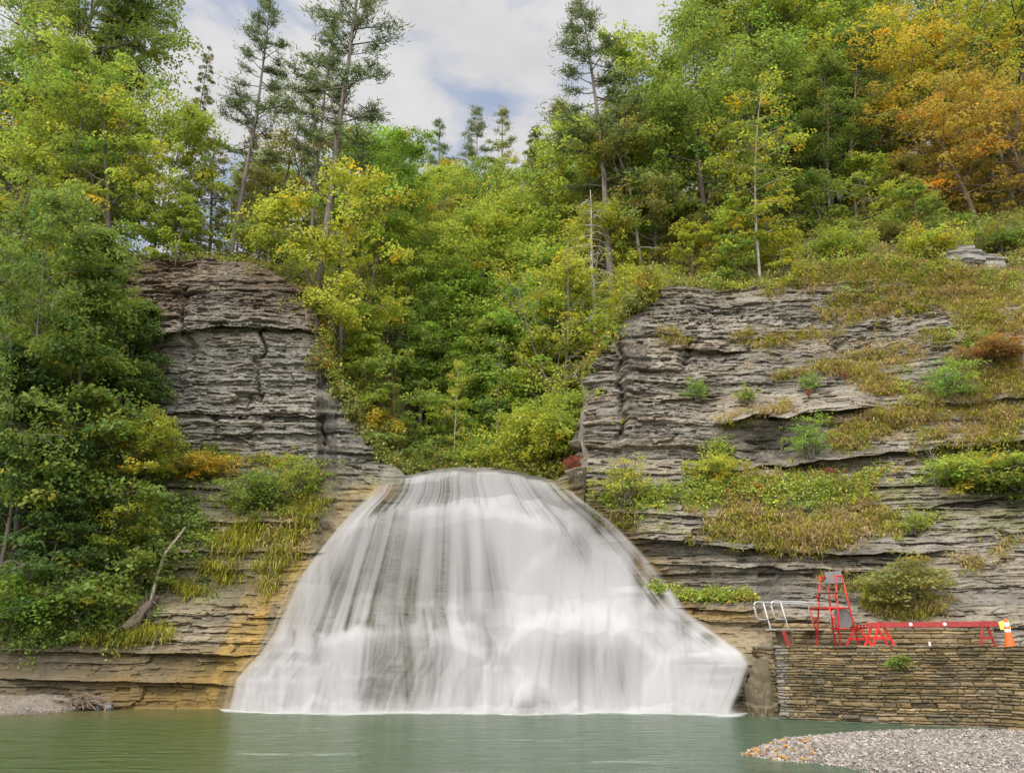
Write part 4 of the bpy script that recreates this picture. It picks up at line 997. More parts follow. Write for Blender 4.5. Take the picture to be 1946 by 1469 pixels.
# --- the rest of the wood, tree by tree
def wood_fill(n, pxr, yr, tops, colours, kinds, label, group, seed, marks=None):
    rng = np.random.default_rng(seed)
    for k in range(n):
        px = pxr[0] + (pxr[1] - pxr[0]) * ((k * .618 + rng.uniform(0, .3)) % 1); Y = rng.uniform(*yr)
        b = hill_base(px, Y); kd = kinds[rng.integers(len(kinds))]
        H = rng.uniform(*tops)
        c = np.array(colours[rng.integers(len(colours))]) * rng.uniform(.85, 1.15)
        plant(kd, b, H, tuple(c), label, group=group, bark=['grey', 'brown', 'pale'][rng.integers(3)], wide=rng.uniform(.85, 1.15))
wood_fill(30, (690, 1230), (48, 66), (9, 14), [GREEN, LIME, LIME, OLIVE, YG, FRESH], ['maple', 'slim', 'maple', 'slim'], 'one of the crowded trees on the nearer slopes of the gorge behind the falls', 'trees crowding the gorge', 301)
wood_fill(34, (620, 1260), (66, 92), (10, 14.5), [GREEN, LIME, GREEN, OLIVE, YG, DEEP], ['maple', 'maple', 'hemlock', 'beech'], 'one of the distant trees on the far hillside under the skyline', 'trees on the far hillside', 302)
wood_fill(32, (1330, 2080), (53, 78), (13, 19), [GREEN, LIME, GREEN, DEEP, OLIVE], ['slim', 'maple', 'hemlock', 'slim'], 'one of the tall trees standing deep in the right hand wood', 'trees deep in the right hand wood', 303)
wood_fill(14, (-140, 180), (50, 70), (11, 16), [GREEN, OLIVE, GREEN, DEEP], ['maple', 'slim', 'hemlock'], 'one of the trees standing deep in the left hand wood', 'trees deep in the left hand wood', 304)
wood_fill(14, (1240, 1760), (46.5, 54), (3, 6), [GREEN, LIME, OLIVE, YG], ['beech'], 'one of the low young trees along the rim of the right hand wood', 'young trees along the right rim', 305)
wood_fill(8, (-60, 560), (43.5, 48), (2.5, 5), [GREEN, OLIVE, LIME], ['beech', 'hemlock'], 'one of the low young trees along the left cliff top', 'young trees along the left rim', 306)

# ------------------------------------------------------------------ ground cover (nobody could count it)
def herb_mesh(name, P, radius, nleaf, ls, cols, rng, label, cat, up=.5, lift=.15):
    P = np.asarray(P); m = len(P)
    rr = radius * rng.uniform(.5, 1.3, m)
    Pc = P + np.stack([np.zeros(m), -.3 * rr, lift + .5 * rr], -1)
    V, Q, T = sprays(Pc, rr, rr * .8, nleaf, ls, rng, up=up, droop=.4, jit=.9)
    ci = rng.integers(0, len(cols), m); patch = fbm(P[:, 0] * .5, P[:, 2] * .5 + P[:, 1] * .3, 2, 77)
    ci = np.where(patch > .12, ci, ci // 2)
    c = np.array(cols)[ci] * rng.uniform(.75, 1.25, m)[:, None]
    c = np.repeat(np.repeat(c, nleaf, 0), 4, 0) * T[:, :1] * np.where(T[:, 1:2] > .5, np.array([[1.6, 1.0, .6]]), 1)
    o = link(name, mesh_np(name, V, Q, None, [M_HERB], {'col': c})); return tag(o, label, cat, kind='stuff')

def blade_mesh(name, P, nb, L, cols, rng, label, cat, droop=1.0, spread=.12):
    P = np.asarray(P); m = len(P); k = np.repeat(np.arange(m), nb); n = len(k)
    az = rng.uniform(0, 6.28, n); out = np.stack([np.cos(az), np.sin(az) * .6 - .5, np.zeros(n)], -1)
    ln = (L * rng.uniform(.5, 1.3, m))[k] * rng.uniform(.6, 1.2, n)
    b = P[k] + rng.normal(size=(n, 3)) * spread
    h = rng.uniform(.25, .95, n)
    m1 = b + out * (ln * .35)[:, None] + np.array([0, 0, 1.]) * (ln * .45 * h)[:, None]
    tip = b + out * (ln * .7)[:, None] + np.array([0, 0, 1.]) * (ln * (.55 * h - .55 * droop * (1 - h) - .1))[:, None]
    sd = np.stack([-np.sin(az), np.cos(az), np.zeros(n)], -1) * (.012 + .01 * rng.uniform(size=n))[:, None]
    V = np.stack([b - sd, b + sd, m1 - sd * .9, m1 + sd * .9, tip], 1).reshape(-1, 3)
    i0 = np.arange(n) * 5
    Q = np.stack([i0, i0 + 1, i0 + 3, i0 + 2], -1); T = np.stack([i0 + 2, i0 + 3, i0 + 4], -1)
    patch = fbm(P[:, 0] * .6, P[:, 2] * .6, 2, 78); ci = rng.integers(0, len(cols), m); ci = np.where(patch > .1, ci, ci // 2)
    c = np.array(cols)[ci][k] * rng.uniform(.65, 1.35, n)[:, None]
    o = link(name, mesh_np(name, V, Q, T, [M_HERB], {'col': np.repeat(c, 5, 0)})); return tag(o, label, cat, kind='stuff')

def band(line, hw, n, rng, irregular=.5):
    """Points on the rock along a photo polyline, thinned into irregular patches."""
    line = np.array(line, float); seg = np.linalg.norm(np.diff(line, axis=0), axis=1); cum = np.concatenate([[0], np.cumsum(seg)])
    t = rng.uniform(0, cum[-1], n); x = np.interp(t, cum, line[:, 0]); y = np.interp(t, cum, line[:, 1])
    x = x + rng.normal(size=n) * 10; y = y + rng.normal(size=n) * hw * .7 + 10 * fbm(x * .015, x * 0, 2, 89)
    ends = np.minimum(t, cum[-1] - t) / max(60., .25 * cum[-1])
    keep = fbm(x * .022, y * .05, 3, 88) + .5 * np.clip(ends, 0, 1) - .25 > -irregular * .35
    return face(x[keep], y[keep])

rg = np.random.default_rng(41)
TANG = (.30, .225, .11); STRAW = (.38, .29, .15); GRS = (.17, .20, .03); YGR = (.26, .25, .03); OCH = (.24, .15, .045)
# left bank undergrowth
pts = [band([(0, 1010), (120, 1020), (260, 1010)], 60, 500, rg), band([(0, 1100), (140, 1110), (300, 1080)], 70, 900, rg, 1.5), band([(-20, 1185), (130, 1180), (240, 1165)], 40, 700, rg, 1.5),
       band([(300, 960), (360, 1010), (400, 1060)], 45, 360, rg), band([(280, 880), (330, 905), (420, 890)], 26, 260, rg), band([(250, 880), (280, 960), (330, 1040)], 40, 300, rg)]
herb_mesh('undergrowth', np.concatenate(pts), .38, 26, .15, [DEEP, GREEN, GREEN, FRESH, LIME, YG], rg, 'dense green undergrowth covering the bank at the left', 'undergrowth')
pts = [band([(300, 885), (380, 880), (455, 885)], 14, 200, rg), band([(480, 884), (560, 886)], 8, 100, rg), band([(430, 950), (520, 955), (620, 915)], 22, 320, rg), band([(620, 900), (640, 870)], 14, 60, rg)]
herb_mesh('ledge_plants', np.concatenate(pts), .26, 24, .12, [GREEN, LIME, OLIVE, YG, GOLD, ORANGE], rg, 'green and yellow plants on the ledge below the left cliff', 'plants')
pts = [band([(505, 1110), (540, 1040), (590, 985)], 28, 220, rg), band([(400, 1035), (470, 1025), (540, 1015)], 24, 260, rg), band([(520, 990), (570, 965), (640, 945)], 12, 90, rg), band([(380, 1075), (440, 1085), (500, 1095)], 16, 90, rg),
       band([(160, 1215), (240, 1218), (320, 1210)], 10, 120, rg), band([(330, 1125), (380, 1130)], 8, 40, rg)]
blade_mesh('hanging_grass', np.concatenate(pts), 14, .75, [YGR, YGR, GRS, STRAW], rg, 'long yellow green grass hanging down the wet rock left of the falls', 'grass', droop=1.6)
# right cliff bands
pts = [band([(1580, 690), (1700, 680), (1800, 640)], 20, 220, rg), band([(1820, 610), (1960, 625)], 26, 420, rg, 1.0), band([(1880, 720), (1960, 720)], 30, 260, rg, 1.), band([(1230, 640), (1300, 650)], 12, 60, rg), band([(1520, 690), (1600, 700), (1700, 730)], 14, 200, rg), band([(1640, 740), (1700, 750)], 18, 160, rg),
       band([(1850, 780), (1950, 790)], 20, 200, rg), band([(1150, 985), (1250, 1000)], 14, 90, rg), band([(1560, 1090), (1640, 1110)], 12, 60, rg), band([(1800, 1090), (1940, 1020)], 14, 80, rg), band([(1360, 1000), (1520, 1020), (1640, 1010)], 20, 500, rg),
       band([(1450, 540), (1600, 520), (1760, 530), (1950, 560)], 18, 700, rg, 1.5), band([(1500, 515), (1700, 505), (1950, 530)], 22, 300, rg, 1.5), band([(1560, 600), (1680, 575), (1760, 565), (1950, 590)], 26, 800, rg), band([(1400, 650), (1520, 640), (1600, 620)], 12, 190, rg),
       band([(1700, 770), (1800, 765), (1900, 745)], 30, 380, rg), band([(1640, 800), (1720, 790), (1780, 780)], 16, 300, rg), band([(1440, 715), (1520, 712), (1580, 700)], 8, 120, rg),
       band([(1580, 835), (1640, 820), (1720, 800)], 22, 380, rg), band([(1740, 845), (1830, 830), (1950, 815)], 18, 300, rg), band([(1300, 985), (1450, 1000), (1600, 1000), (1720, 985)], 32, 1100, rg), band([(1400, 915), (1560, 905)], 10, 120, rg),
       band([(1650, 1160), (1720, 1165), (1800, 1150)], 12, 220, rg), band([(1800, 700), (1950, 700)], 22, 220, rg), band([(1360, 820), (1440, 790), (1500, 770)], 10, 120, rg), band([(1800, 870), (1950, 840)], 10, 90, rg)]
blade_mesh('ledge_grass', np.concatenate(pts), 15, .5, [TANG, YGR, STRAW, YGR, GRS], rg, 'dry tan and green grass on the ledges of the right cliff', 'grass', droop=1.0)
pts = [band([(1150, 945), (1220, 960), (1290, 945)], 18, 180, rg), band([(1290, 945), (1400, 935), (1550, 930), (1700, 925)], 24, 760, rg, .9), band([(1340, 850), (1385, 880), (1340, 910)], 24, 190, rg), band([(1760, 905), (1850, 905), (1950, 890)], 24, 330, rg),
       band([(1300, 1140), (1430, 1146)], 7, 170, rg, 1.5), band([(1240, 1125), (1290, 1148)], 7, 60, rg, 1.5), band([(1450, 530), (1600, 505), (1760, 515), (1950, 545)], 14, 420, rg, 1.2), band([(1700, 745), (1760, 760)], 18, 120, rg), band([(1800, 650), (1950, 655)], 14, 190, rg), band([(1580, 560), (1680, 570)], 12, 100, rg),
       band([(1500, 800), (1580, 805)], 10, 70, rg), band([(1730, 1010), (1770, 985)], 10, 60, rg)]
herb_mesh('ledge_plants', np.concatenate(pts), .28, 22, .12, [GREEN, LIME, LIME, YG, OLIVE, OCH], rg, 'low green and yellowing plants along the ledges of the right cliff', 'plants')
# woodland floor plants
def floor_pts(n, pxr, yr, rng):
    px = rng.uniform(*pxr, n); Y = yr[0] + (yr[1] - yr[0]) * rng.uniform(0, 1, n) ** 1.5
    X = ray(px, np.full(n, 480.))[0] * Y; Z = ground(X, Y)
    return np.stack([X, Y, Z], -1)
a = floor_pts(1500, (1240, 2050), (44.5, 60), rg); b = floor_pts(900, (-60, 640), (43, 56), rg); c = floor_pts(1300, (660, 1230), (42.5, 70), rg)
herb_mesh('forest_undergrowth', np.concatenate([a, b, c, floor_pts(900, (596, 800), (42.0, 46), rg), floor_pts(600, (1055, 1240), (43.3, 47.5), rg)]), .5, 22, .18, [GREEN, OLIVE, OLIVE, LIME, YG, OCH], rg, 'low plants and seedlings covering the forest floor above the cliffs', 'undergrowth')
# ------------------------------------------------------------------ masonry
def stone_wall(A, B, z0, z1, seed, hmin=.04, hmax=.17, wmin=.12, wmax=.8, quoin=0.0, proud=.05, topwave=.03, olive=.4):
    """Dry laid courses along A-B as a relief, closed off behind by a thick core."""
    rng = np.random.default_rng(seed); A, B = np.array(A, float), np.array(B, float)
    L = np.linalg.norm(B - A); t = (B - A) / L; nrm = np.array([t[1], -t[0]])
    nu, nv = int(L / .022), int((z1 - z0) / .0135)
    U, Z = np.meshgrid(np.linspace(0, L, nu), np.linspace(z0, z1, nv))
    hs = [z0 - .2]
    while hs[-1] < z1 + .3: hs.append(hs[-1] + rng.uniform(hmin, hmax))
    hs = np.array(hs)
    zz = Z + .07 * fbm(U * .35, Z * .3, 2, seed) + .018 * fbm(U * 3, Z * 2.5, 3, seed + 1)
    ci = np.clip(np.searchsorted(hs, zz) - 1, 0, len(hs) - 2); lo, hi = hs[ci], hs[ci + 1]
    uu = U + .07 * fbm(U * 4, Z * 7, 3, seed + 2)
    sid = np.zeros(U.shape, int); du = np.full(U.shape, 9.); sw = np.ones(U.shape)
    for c in range(len(hs) - 1):
        b = [-rng.uniform(0, .5)]
        while b[-1] < L + 1: b.append(b[-1] + rng.uniform(wmin, wmax) * (.6 + 3 * (hs[c + 1] - hs[c])))
        b = np.array(b); m = ci == c; k = np.clip(np.searchsorted(b, uu[m]) - 1, 0, len(b) - 2)
        sid[m] = k; du[m] = np.minimum(uu[m] - b[k], b[k + 1] - uu[m]); sw[m] = b[k + 1] - b[k]
    dz = np.minimum(zz - lo, hi - zz)
    e = np.minimum(dz * 1.2, du)
    r1, r2, r3 = hsh2(ci, sid, seed + 3), hsh2(ci, sid, seed + 4), hsh2(ci, sid, seed + 5)
    d = proud * (r1 - .5) * 1.6 - .06 * np.exp(-e / .010) * (.4 + r1) - .03 * np.exp(-e / .03) + .03 * fbm(U * 7, Z * 14, 4, seed + 6)
    d = d - .11 * (r2 < .025)                                        # a few stones have dropped out
    d = d + .06 * fbm(U * .5, Z * .6, 2, seed + 7)
    X = A[0] + t[0] * U + nrm[0] * d; Y = A[1] + t[1] * U + nrm[1] * d
    Zt = Z + topwave * fbm(U * 1.7, U * 0, 3, seed + 8) * sst(z1 - .25, z1, Z)
    V = np.stack([X, Y, Zt], -1)
    back = V[-1].copy(); back[:, :2] -= nrm * .45
    low = back.copy(); low[:, 2] = z0
    V = np.concatenate([V, back[None], low[None]])
    pal = np.array([[.185, .132, .065], [.12, .088, .048], [.22, .16, .085], [.105, .085, .052], [.17, .128, .075], [.145, .10, .042]])
    c = pal[(r3 * 5.99).astype(int)] * (.75 + .5 * r2)[..., None]
    joint = (1 - np.exp(-(e / .006) ** 2))[..., None]
    c = c * joint + np.array([.075, .06, .04]) * (1 - joint)            # earth between the stones
    g = np.clip(fbm(U * .35, Z * .9, 3, seed + 9) + .2, 0, 1)[..., None] * olive
    c = c * (1 - g) + np.array([.095, .082, .03]) * g
    c = c * (1 + .45 * fbm(U * .8, Z * .9, 3, seed + 10) + .35 * fbm(U * 3, Z * 5, 3, seed + 12))[..., None]
    if quoin:
        q = (U < quoin + .45 * (hsh(ci, seed + 11) - .5) + .1 * fbm(U * 3, Z * 3, 2, seed))[..., None] * .7
        mort = np.array([.17, .158, .142]) * (.8 + .4 * r1)[..., None]
        c = c * (1 - q) + mort * q
    c = np.concatenate([c, c[-1:], c[-1:]])
    return mesh_np('stones', V.reshape(-1, 3), grid_faces(nv + 2, nu), None, [M_STONE], {'col': c.reshape(-1, 3)})

PZ = 2.43
WA, WD = np.array([9.52, 30.5]), np.array([6.8, -3.8]) / math.hypot(6.8, 3.8)
def wall_pt(s, back=0.0): p = WA + WD * s + np.array([-WD[1], WD[0]]) * back; return p
w = empty('retaining_wall', (9.52, 30.5, 0), 'tall brown dry stone wall rising straight from the pool at the right', 'stone wall')
WE = wall_pt(19)
for nm, m in (('stones', stone_wall(WA, WE, -.5, PZ + .04, 500, quoin=.30)), ('end_face', stone_wall((9.62, 33.6), WA + [-.012, -.02], -.5, PZ - .05, 520, olive=.2, quoin=0.0, hmin=.1, hmax=.28))):
    o = link(nm, m, w); o.location = (-9.52, -30.5, 0)
me = stone_wall((10.25, 33.05), (17.9, 30.95), PZ - .05, 3.3, 540, .1, .19, .35, 1.1, proud=.03, topwave=.01, olive=.1)
tag(link('low_wall', me), 'low grey coursed stone wall at the back of the terrace behind the diving board', 'stone wall')

def prism(name, pts, z0, z1, mat):
    bm = bmesh.new(); lo = [bm.verts.new((p[0], p[1], z0)) for p in pts]; hi = [bm.verts.new((p[0], p[1], z1)) for p in pts]
    bm.faces.new(hi); bm.faces.new(lo[::-1])
    for i in range(len(pts)): j = (i + 1) % len(pts); bm.faces.new([lo[i], lo[j], hi[j], hi[i]])
    bmesh.ops.recalc_face_normals(bm, faces=bm.faces[:])
    me = bpy.data.meshes.new(name); bm.to_mesh(me); bm.free(); me.materials.append(mat); return me
M_CONC = mat_plain('concrete', (.20, .17, .13), .9, nscale=3, namt=.35, bump=.3)
i0, i1 = wall_pt(.06, .12), wall_pt(18.9, .12)
tag(link('terrace', prism('terrace', [i0, i1, (30, 30), (18.2, 32.2), (9.75, 34.2)], -.5, PZ, M_CONC)), 'worn concrete terrace on top of the stone wall', 'terrace', kind='structure')
tag(link('kerb', prism('kerb', [wall_pt(3.2, .5), wall_pt(5.3, .42), wall_pt(5.3, .78), wall_pt(3.2, .85)], PZ, PZ + .05, mat_plain('pale_concrete', (.42, .37, .30), .9, nscale=5))), 'pale flat concrete strip lying on the terrace edge by the barricade', 'concrete strip')

# ------------------------------------------------------------------ lumps of rock
def lump(c, r, seed, col, sub=4, noise=.25, strat=.5):
    bm = bmesh.new(); bmesh.ops.create_icosphere(bm, subdivisions=sub, radius=1)
    V = np.array([v.co[:] for v in bm.verts]); F = np.array([[v.index for v in f.verts] for f in bm.faces]); bm.free()
    k = np.sign(V) * np.abs(V) ** .75
    s = 1 + noise * fbm(V[:, 0] * 1.6 + V[:, 1] * .7 + seed, V[:, 2] * 1.6 + V[:, 1] * .9, 4, seed)
    st = strat * (hsh(np.floor(V[:, 2] * r[2] / .16 + .4 * fbm(V[:, 0] * 2, V[:, 1] * 2, 2, seed)), seed) - .5) * .3
    k = k * (s + st)[:, None] * np.array(r)
    n = fbm(V[:, 0] * 3 + seed, V[:, 2] * 4 + V[:, 1], 4, seed + 1)
    C = np.array(col) * (1 + .4 * n)[:, None]
    return k + np.array(c), F, C
def rock(name, parts, label, cat, kind_=None, mat=None):
    mb = MB()
    for p in parts: V, F, C = lump(*p); mb.add(V, None, F, C)
    return tag(mb.build(name, mat or M_ROCK), label, cat, kind=kind_)
b = at(1440, 1345, 31.6)
rock('boulder', [((9.55, 31.9, -.1), (.75, .9, 2.0), 5, (.13, .105, .065), 5, .3, .5)], 'smooth wet sloping boulder between the waterfall foot and the stone wall', 'boulder')
p1 = at(1826, 500, 45.6)
rock('rock_outcrop', [((p1[0], p1[1], p1[2]), (1.3, .9, 1.0), 8, (.27, .25, .23), 5, .25, .9), ((p1[0] + 1.6, p1[1] + .3, p1[2] - .25), (1.5, .9, .85), 11, (.30, .28, .25), 5, .25, .9)], 'grey layered rock outcrop on the grassy hill at the right', 'rock outcrop', 'structure')

# ------------------------------------------------------------------ gravel
M_PEB = mat_vcol('pebble', n1=(8., .15), n2=(40., .15), zs=1., bump=.15)
ICO = None
def chips(name, P, size, cols, rng, label, cat, flat=(.3, .6)):
    global ICO
    if ICO is None:
        bm = bmesh.new(); bmesh.ops.create_icosphere(bm, subdivisions=1, radius=1)
        ICO = (np.array([v.co[:] for v in bm.verts]), np.array([[v.index for v in f.verts] for f in bm.faces])); bm.free()
    v0, f0 = ICO; m = len(P); nv = len(v0)
    V = v0[None] * (1 + .22 * rng.normal(size=(m, nv, 1)))
    V = V * np.stack([rng.uniform(.7, 1.4, m), rng.uniform(.6, 1., m), rng.uniform(*flat, m)], -1)[:, None] * size[:, None, None]
    a, tl = rng.uniform(0, 6.28, m), rng.normal(size=m) * .3
    z = V[..., 2] + V[..., 0] * np.sin(tl)[:, None]
    x, y = V[..., 0] * np.cos(a)[:, None] - V[..., 1] * np.sin(a)[:, None], V[..., 0] * np.sin(a)[:, None] + V[..., 1] * np.cos(a)[:, None]
    V = np.stack([x, y, z], -1) + P[:, None]
    F = (f0[None] + (np.arange(m) * nv)[:, None, None]).reshape(-1, 3)
    c = np.array(cols)[rng.integers(0, len(cols), m)] * rng.uniform(.7, 1.25, m)[:, None]
    return tag(link(name, mesh_np(name, V.reshape(-1, 3), None, F, [M_PEB], {'col': np.repeat(c, nv, 0)})), label, cat, kind='stuff')
rg2 = np.random.default_rng(77)
def zplane(px, py, z=0.0):
    a, b = ray(px, py); Y = (z - H0) / b; return a, Y
UPX, UPY = [1412, 1440, 1500, 1570, 1650, 1750, 1850, 1946, 2100, 2400], [1433, 1421, 1406, 1399, 1393, 1388, 1384, 1380, 1376, 1374]
LPX, LPY = [1412, 1440, 1490, 1560, 1620, 1680, 1760, 1850, 2000, 2400], [1434, 1441, 1447, 1453, 1463, 1476, 1500, 1530, 1600, 1700]
gpx = np.linspace(1412, 2400, 260); tv = np.linspace(0, 1, 90)[:, None]
hu = .28 * sst(1650, 1950, gpx)
aU, YU = zplane(gpx, np.interp(gpx, UPX, UPY), hu); aL, YL = zplane(gpx, np.interp(gpx, LPX, LPY))
YU = np.minimum(YU, 30.2 - .559 * (ray(gpx, np.full_like(gpx, 1380.))[0] * YU - 9.52))
GYY = YU + (YL - YU) * tv; GA = ray(gpx, np.full_like(gpx, 1410.))[0]
GXX = GA[None] * GYY; dU, dL = YU - GYY, GYY - YL
def bar_h(dU, dL, hu): return -.06 + np.minimum(.25, np.minimum(.02 + hu + .16 * dU, .02 + .12 * dL))
GZ = bar_h(dU, dL, hu[None]) + .03 * fbm(GXX * 1.2, GYY * 1.2, 3, 21)
GZ = np.where((tv == 0) | (tv == 1), np.minimum(GZ, hu[None] * (tv == 0)) - .2, GZ)
gc = np.array([.18, .16, .14]) * (1 + .3 * fbm(GXX * 2, GYY * 2, 3, 22))[..., None]
wetc = sst(.07, .0, GZ)[..., None]; gc = gc * (1 - .6 * wetc)
me = mesh_np('gravel_bar', np.stack([GXX, GYY, GZ], -1).reshape(-1, 3), grid_faces(*GXX.shape), None, [M_PEB], {'col': gc.reshape(-1, 3)})
tag(link('gravel_bar', me), 'low bank of grey gravel in the right foreground', 'gravel', kind='structure')
n = 27000; ii = rg2.integers(0, 230, n); tt2 = rg2.uniform(.005, .995, n)
ii = np.clip((ii * rg2.uniform(.0, 1.0, n) ** .4).astype(int), 0, 229)
Yp = YU[ii] + (YL - YU)[ii] * tt2; Ap = GA[ii] + rg2.normal(size=n) * .002; dU_, dL_ = YU[ii] - Yp, Yp - YL[ii]
Pp = np.stack([Ap * Yp, Yp, bar_h(dU_, dL_, hu[ii]) + .012], -1)
sz = .015 + .042 * rg2.uniform(0, 1, n) ** 3; sz = sz * np.where(rg2.uniform(size=n) < .02, 2.0, 1)
chips('pebbles', Pp, sz, [(.27, .24, .21), (.22, .195, .17), (.33, .295, .26), (.15, .13, .115), (.25, .205, .17)], rg2, 'loose pinkish grey pebbles and shale chips covering the gravel bank', 'pebbles')
# wet leaves stranded on the tip
n = 80; ii = (rg2.uniform(0, 1, n) ** 1.6 * 36).astype(int); Yp = YU[ii] + (YL - YU)[ii] * rg2.uniform(.45, 1., n)
Pl = np.stack([GA[ii] * Yp, Yp, bar_h(YU[ii] - Yp, Yp - YL[ii], hu[ii]) + .05], -1)
V, Q = leaf_quads(Pl, rg2.normal(size=(n, 3)) * .4 + [0, -.2, 1], rg2.uniform(.08, .16, n), .8, rg2)
lc = np.array([(.36, .17, .03), (.40, .22, .04), (.20, .09, .03)])[rg2.integers(0, 3, n)]
tag(link('fallen_leaves', mesh_np('fallen_leaves', V, Q, None, [M_HERB], {'col': np.repeat(lc, 4, 0)})), 'orange leaves washed up on the tip of the gravel bank', 'fallen leaves', kind='stuff')
# left bank
lpx = np.linspace(-330, 214, 110); tv = np.linspace(0, 1, 40)[:, None]
YF = np.interp(lpx, [-330, -150, 0, 100, 180, 214], [26.5, 29, 31.0, 32.6, 34.2, 35.2]); YB = np.full_like(YF, 36.2) - np.clip(-lpx, 0, 400) / 250 * 1.8
LY = YF + (YB - YF) * tv; LA = ray(lpx, np.full_like(lpx, 1340.))[0]; LXX = LA[None] * LY
LZ = -.08 + .95 * sst(0, .75, tv) * sst(214, 150, lpx)[None] * .9 + .1 * sst(0, .2, tv) + .03 * fbm(LXX * 1.5, LY * 1.5, 3, 31)
lc = np.array([.19, .16, .13]) * (1 + .3 * fbm(LXX * 2, LY * 2, 3, 32))[..., None] * (.55 + .45 * sst(.02, .12, LZ))[..., None]
me = mesh_np('left_bank', np.stack([LXX, LY, LZ], -1).reshape(-1, 3), grid_faces(*LXX.shape), None, [M_PEB], {'col': lc.reshape(-1, 3)})
tag(link('left_bank', me), 'small pinkish gravel beach at the left edge of the pool', 'gravel beach', kind='structure')
n = 4200; ii = rg2.integers(20, 109, n); jj = rg2.uniform(.05, .98, n); Yp = YF[ii] + (YB - YF)[ii] * jj
zi = LZ[(jj * 39).astype(int), ii]
chips('pebbles', np.stack([LA[ii] * Yp, Yp, zi + .01], -1), .02 + .05 * rg2.uniform(0, 1, n) ** 3, [(.23, .195, .16), (.19, .16, .13), (.28, .25, .215)], rg2, 'fine pinkish gravel of the small beach at the left', 'pebbles')
def beach_z(px, Y):
    i = int(np.clip(np.interp(px, lpx, np.arange(len(lpx))), 0, 109)); t = np.clip((Y - YF[i]) / (YB[i] - YF[i]), 0, 1); return LZ[int(t * 39), i]
for px, Y, r, lab in ((75, 34.9, (.36, .22, .20), 'pale grey slab stone standing apart at the left of the small beach'), (136, 35.0, (.42, .24, .10), 'flat pale slab stone behind the brush pile, leftmost of its cluster'),
                      (153, 34.9, (.34, .22, .16), 'pale slab stone in the middle of the cluster behind the brush pile'), (167, 34.8, (.34, .24, .20), 'tallest pale slab stone of the cluster behind the brush pile'),
                      (190, 34.6, (.30, .2, .12), 'low pale stone touching the right side of the brush pile'), (209, 34.7, (.36, .22, .17), 'pale pointed stone at the right end of the small beach')):
    x = float(ray(px, 1335.)[0]) * Y
    V, F, C = lump((0, 0, 0), r, int(px), (.27, .27, .265), 2, .35, .0)
    mb = MB(); mb.add(V, None, F, C); o = mb.build('slab_stone', M_PEB); o.location = (x, Y, max(0.02, beach_z(px, Y)) + r[2] * .45); o.rotation_euler = (.25 * math.sin(px), -.3 * math.cos(px), px)
    tag(o, lab, 'stone', 'pale slab stones on the small beach')

# ------------------------------------------------------------------ dead wood
M_DRIFT = mat_plain('driftwood', (.19, .145, .11), .9, nscale=18, namt=.4, bump=.5)
M_PALEW = mat_plain('bleached_wood', (.29, .24, .185), .85, nscale=22, namt=.3, bump=.3)
rgw = np.random.default_rng(91)
mb = MB(); bc = np.array([float(ray(158, 1340.)[0]) * 34.1, 34.1, .12])
for k in range(95):
    a = rgw.uniform(0, 3.14); L = rgw.uniform(.4, 1.2); c = bc + rgw.normal(size=3) * np.array([.50, .26, .10]) + [0, 0, .16]
    d = np.array([math.cos(a), math.sin(a) * .7, rgw.normal() * .35]) * L / 2
    mb.tube(np.array([c - d, c + rgw.normal(size=3) * .04, c + d]), [rgw.uniform(.012, .03), .02, .008], 5)
c = bc + [-.75, -.2, .22]; mb.tube(np.array([c - [.35, 0, -.1], c + [.35, 0, 0], c + [.9, .1, -.1]]), [.07, .06, .03], 7)
tag(mb.build('brush_pile', M_DRIFT), 'heap of bleached sticks and twigs lying on the small beach at the left', 'brush pile')
def on(px, py, off=.2): q = face(np.array([float(px)]), np.array([float(py)]))[0]; return q + np.array([0, -off, 0])
r = empty('driftwood_log', on(262, 1185), 'weathered stump of driftwood with tangled roots lying on the left ledge', 'driftwood')
r0 = np.array(r.location)
mb = MB(); q = np.array([on(242, 1198, .45), on(262, 1182, .5), on(282, 1160, .45), on(300, 1135, .35)]) - r0
mb.tube(q, [.22, .27, .2, .12], 9); mb.build('log', M_DRIFT, r)
mb = MB()
for k in range(46):
    s0 = q[1] + (q[3] - q[1]) * rgw.uniform(0, 1) ; d = np.array([rgw.normal() * .5 + .25, -.35 + rgw.normal() * .3, rgw.normal() * .55 - .1])
    mb.tube(curve(s0, d, rgw.uniform(.3, .95), 4, rgw, .4), [.035, .028, .02, .013, .007], 4, cap=False)
mb.build('roots', M_DRIFT, r)
mb = MB(); q = np.array([on(298, 1142, .8), on(316, 1095, 1.25), on(338, 1055, 1.3), on(358, 1020, 1.1), on(367, 1006, .9)])
mb.tube(q, [.07, .075, .07, .055, .035], 6)
for k in range(5): mb.tube(curve(q[0], (rgw.normal() * .7, -.3, rgw.normal() * .6 - .3), rgw.uniform(.4, .9), 4, rgw, .3), [.03, .02, .015, .01, .006], 4)
tag(mb.build('fallen_pole', M_PALEW), 'long thin bleached pole leaning up the left bank from the driftwood stump', 'fallen branch')
r = empty('fallen_log', on(292, 742, .3), 'brown broken log jutting from the trees against the left cliff', 'log'); r0 = np.array(r.location)
mb = MB(); q = np.array([on(255, 748, .7), on(285, 742, .7), on(316, 733, .6)]) - r0; mb.tube(q, [.26, .25, .17], 9)
q2 = np.array([on(300, 735, .8), on(312, 722, .8), on(321, 712, .7)]) - r0; mb.tube(q2, [.11, .08, .03], 6); mb.build('log', M_DRIFT, r)
mb = MB(); mb.beam(on(307, 1048, .5), on(373, 1051, .5), .25, .14, bev=.02); tag(mb.build('fallen_plank', M_DRIFT), 'flat grey slab of old timber lying in the bushes behind the bleached pole', 'timber')

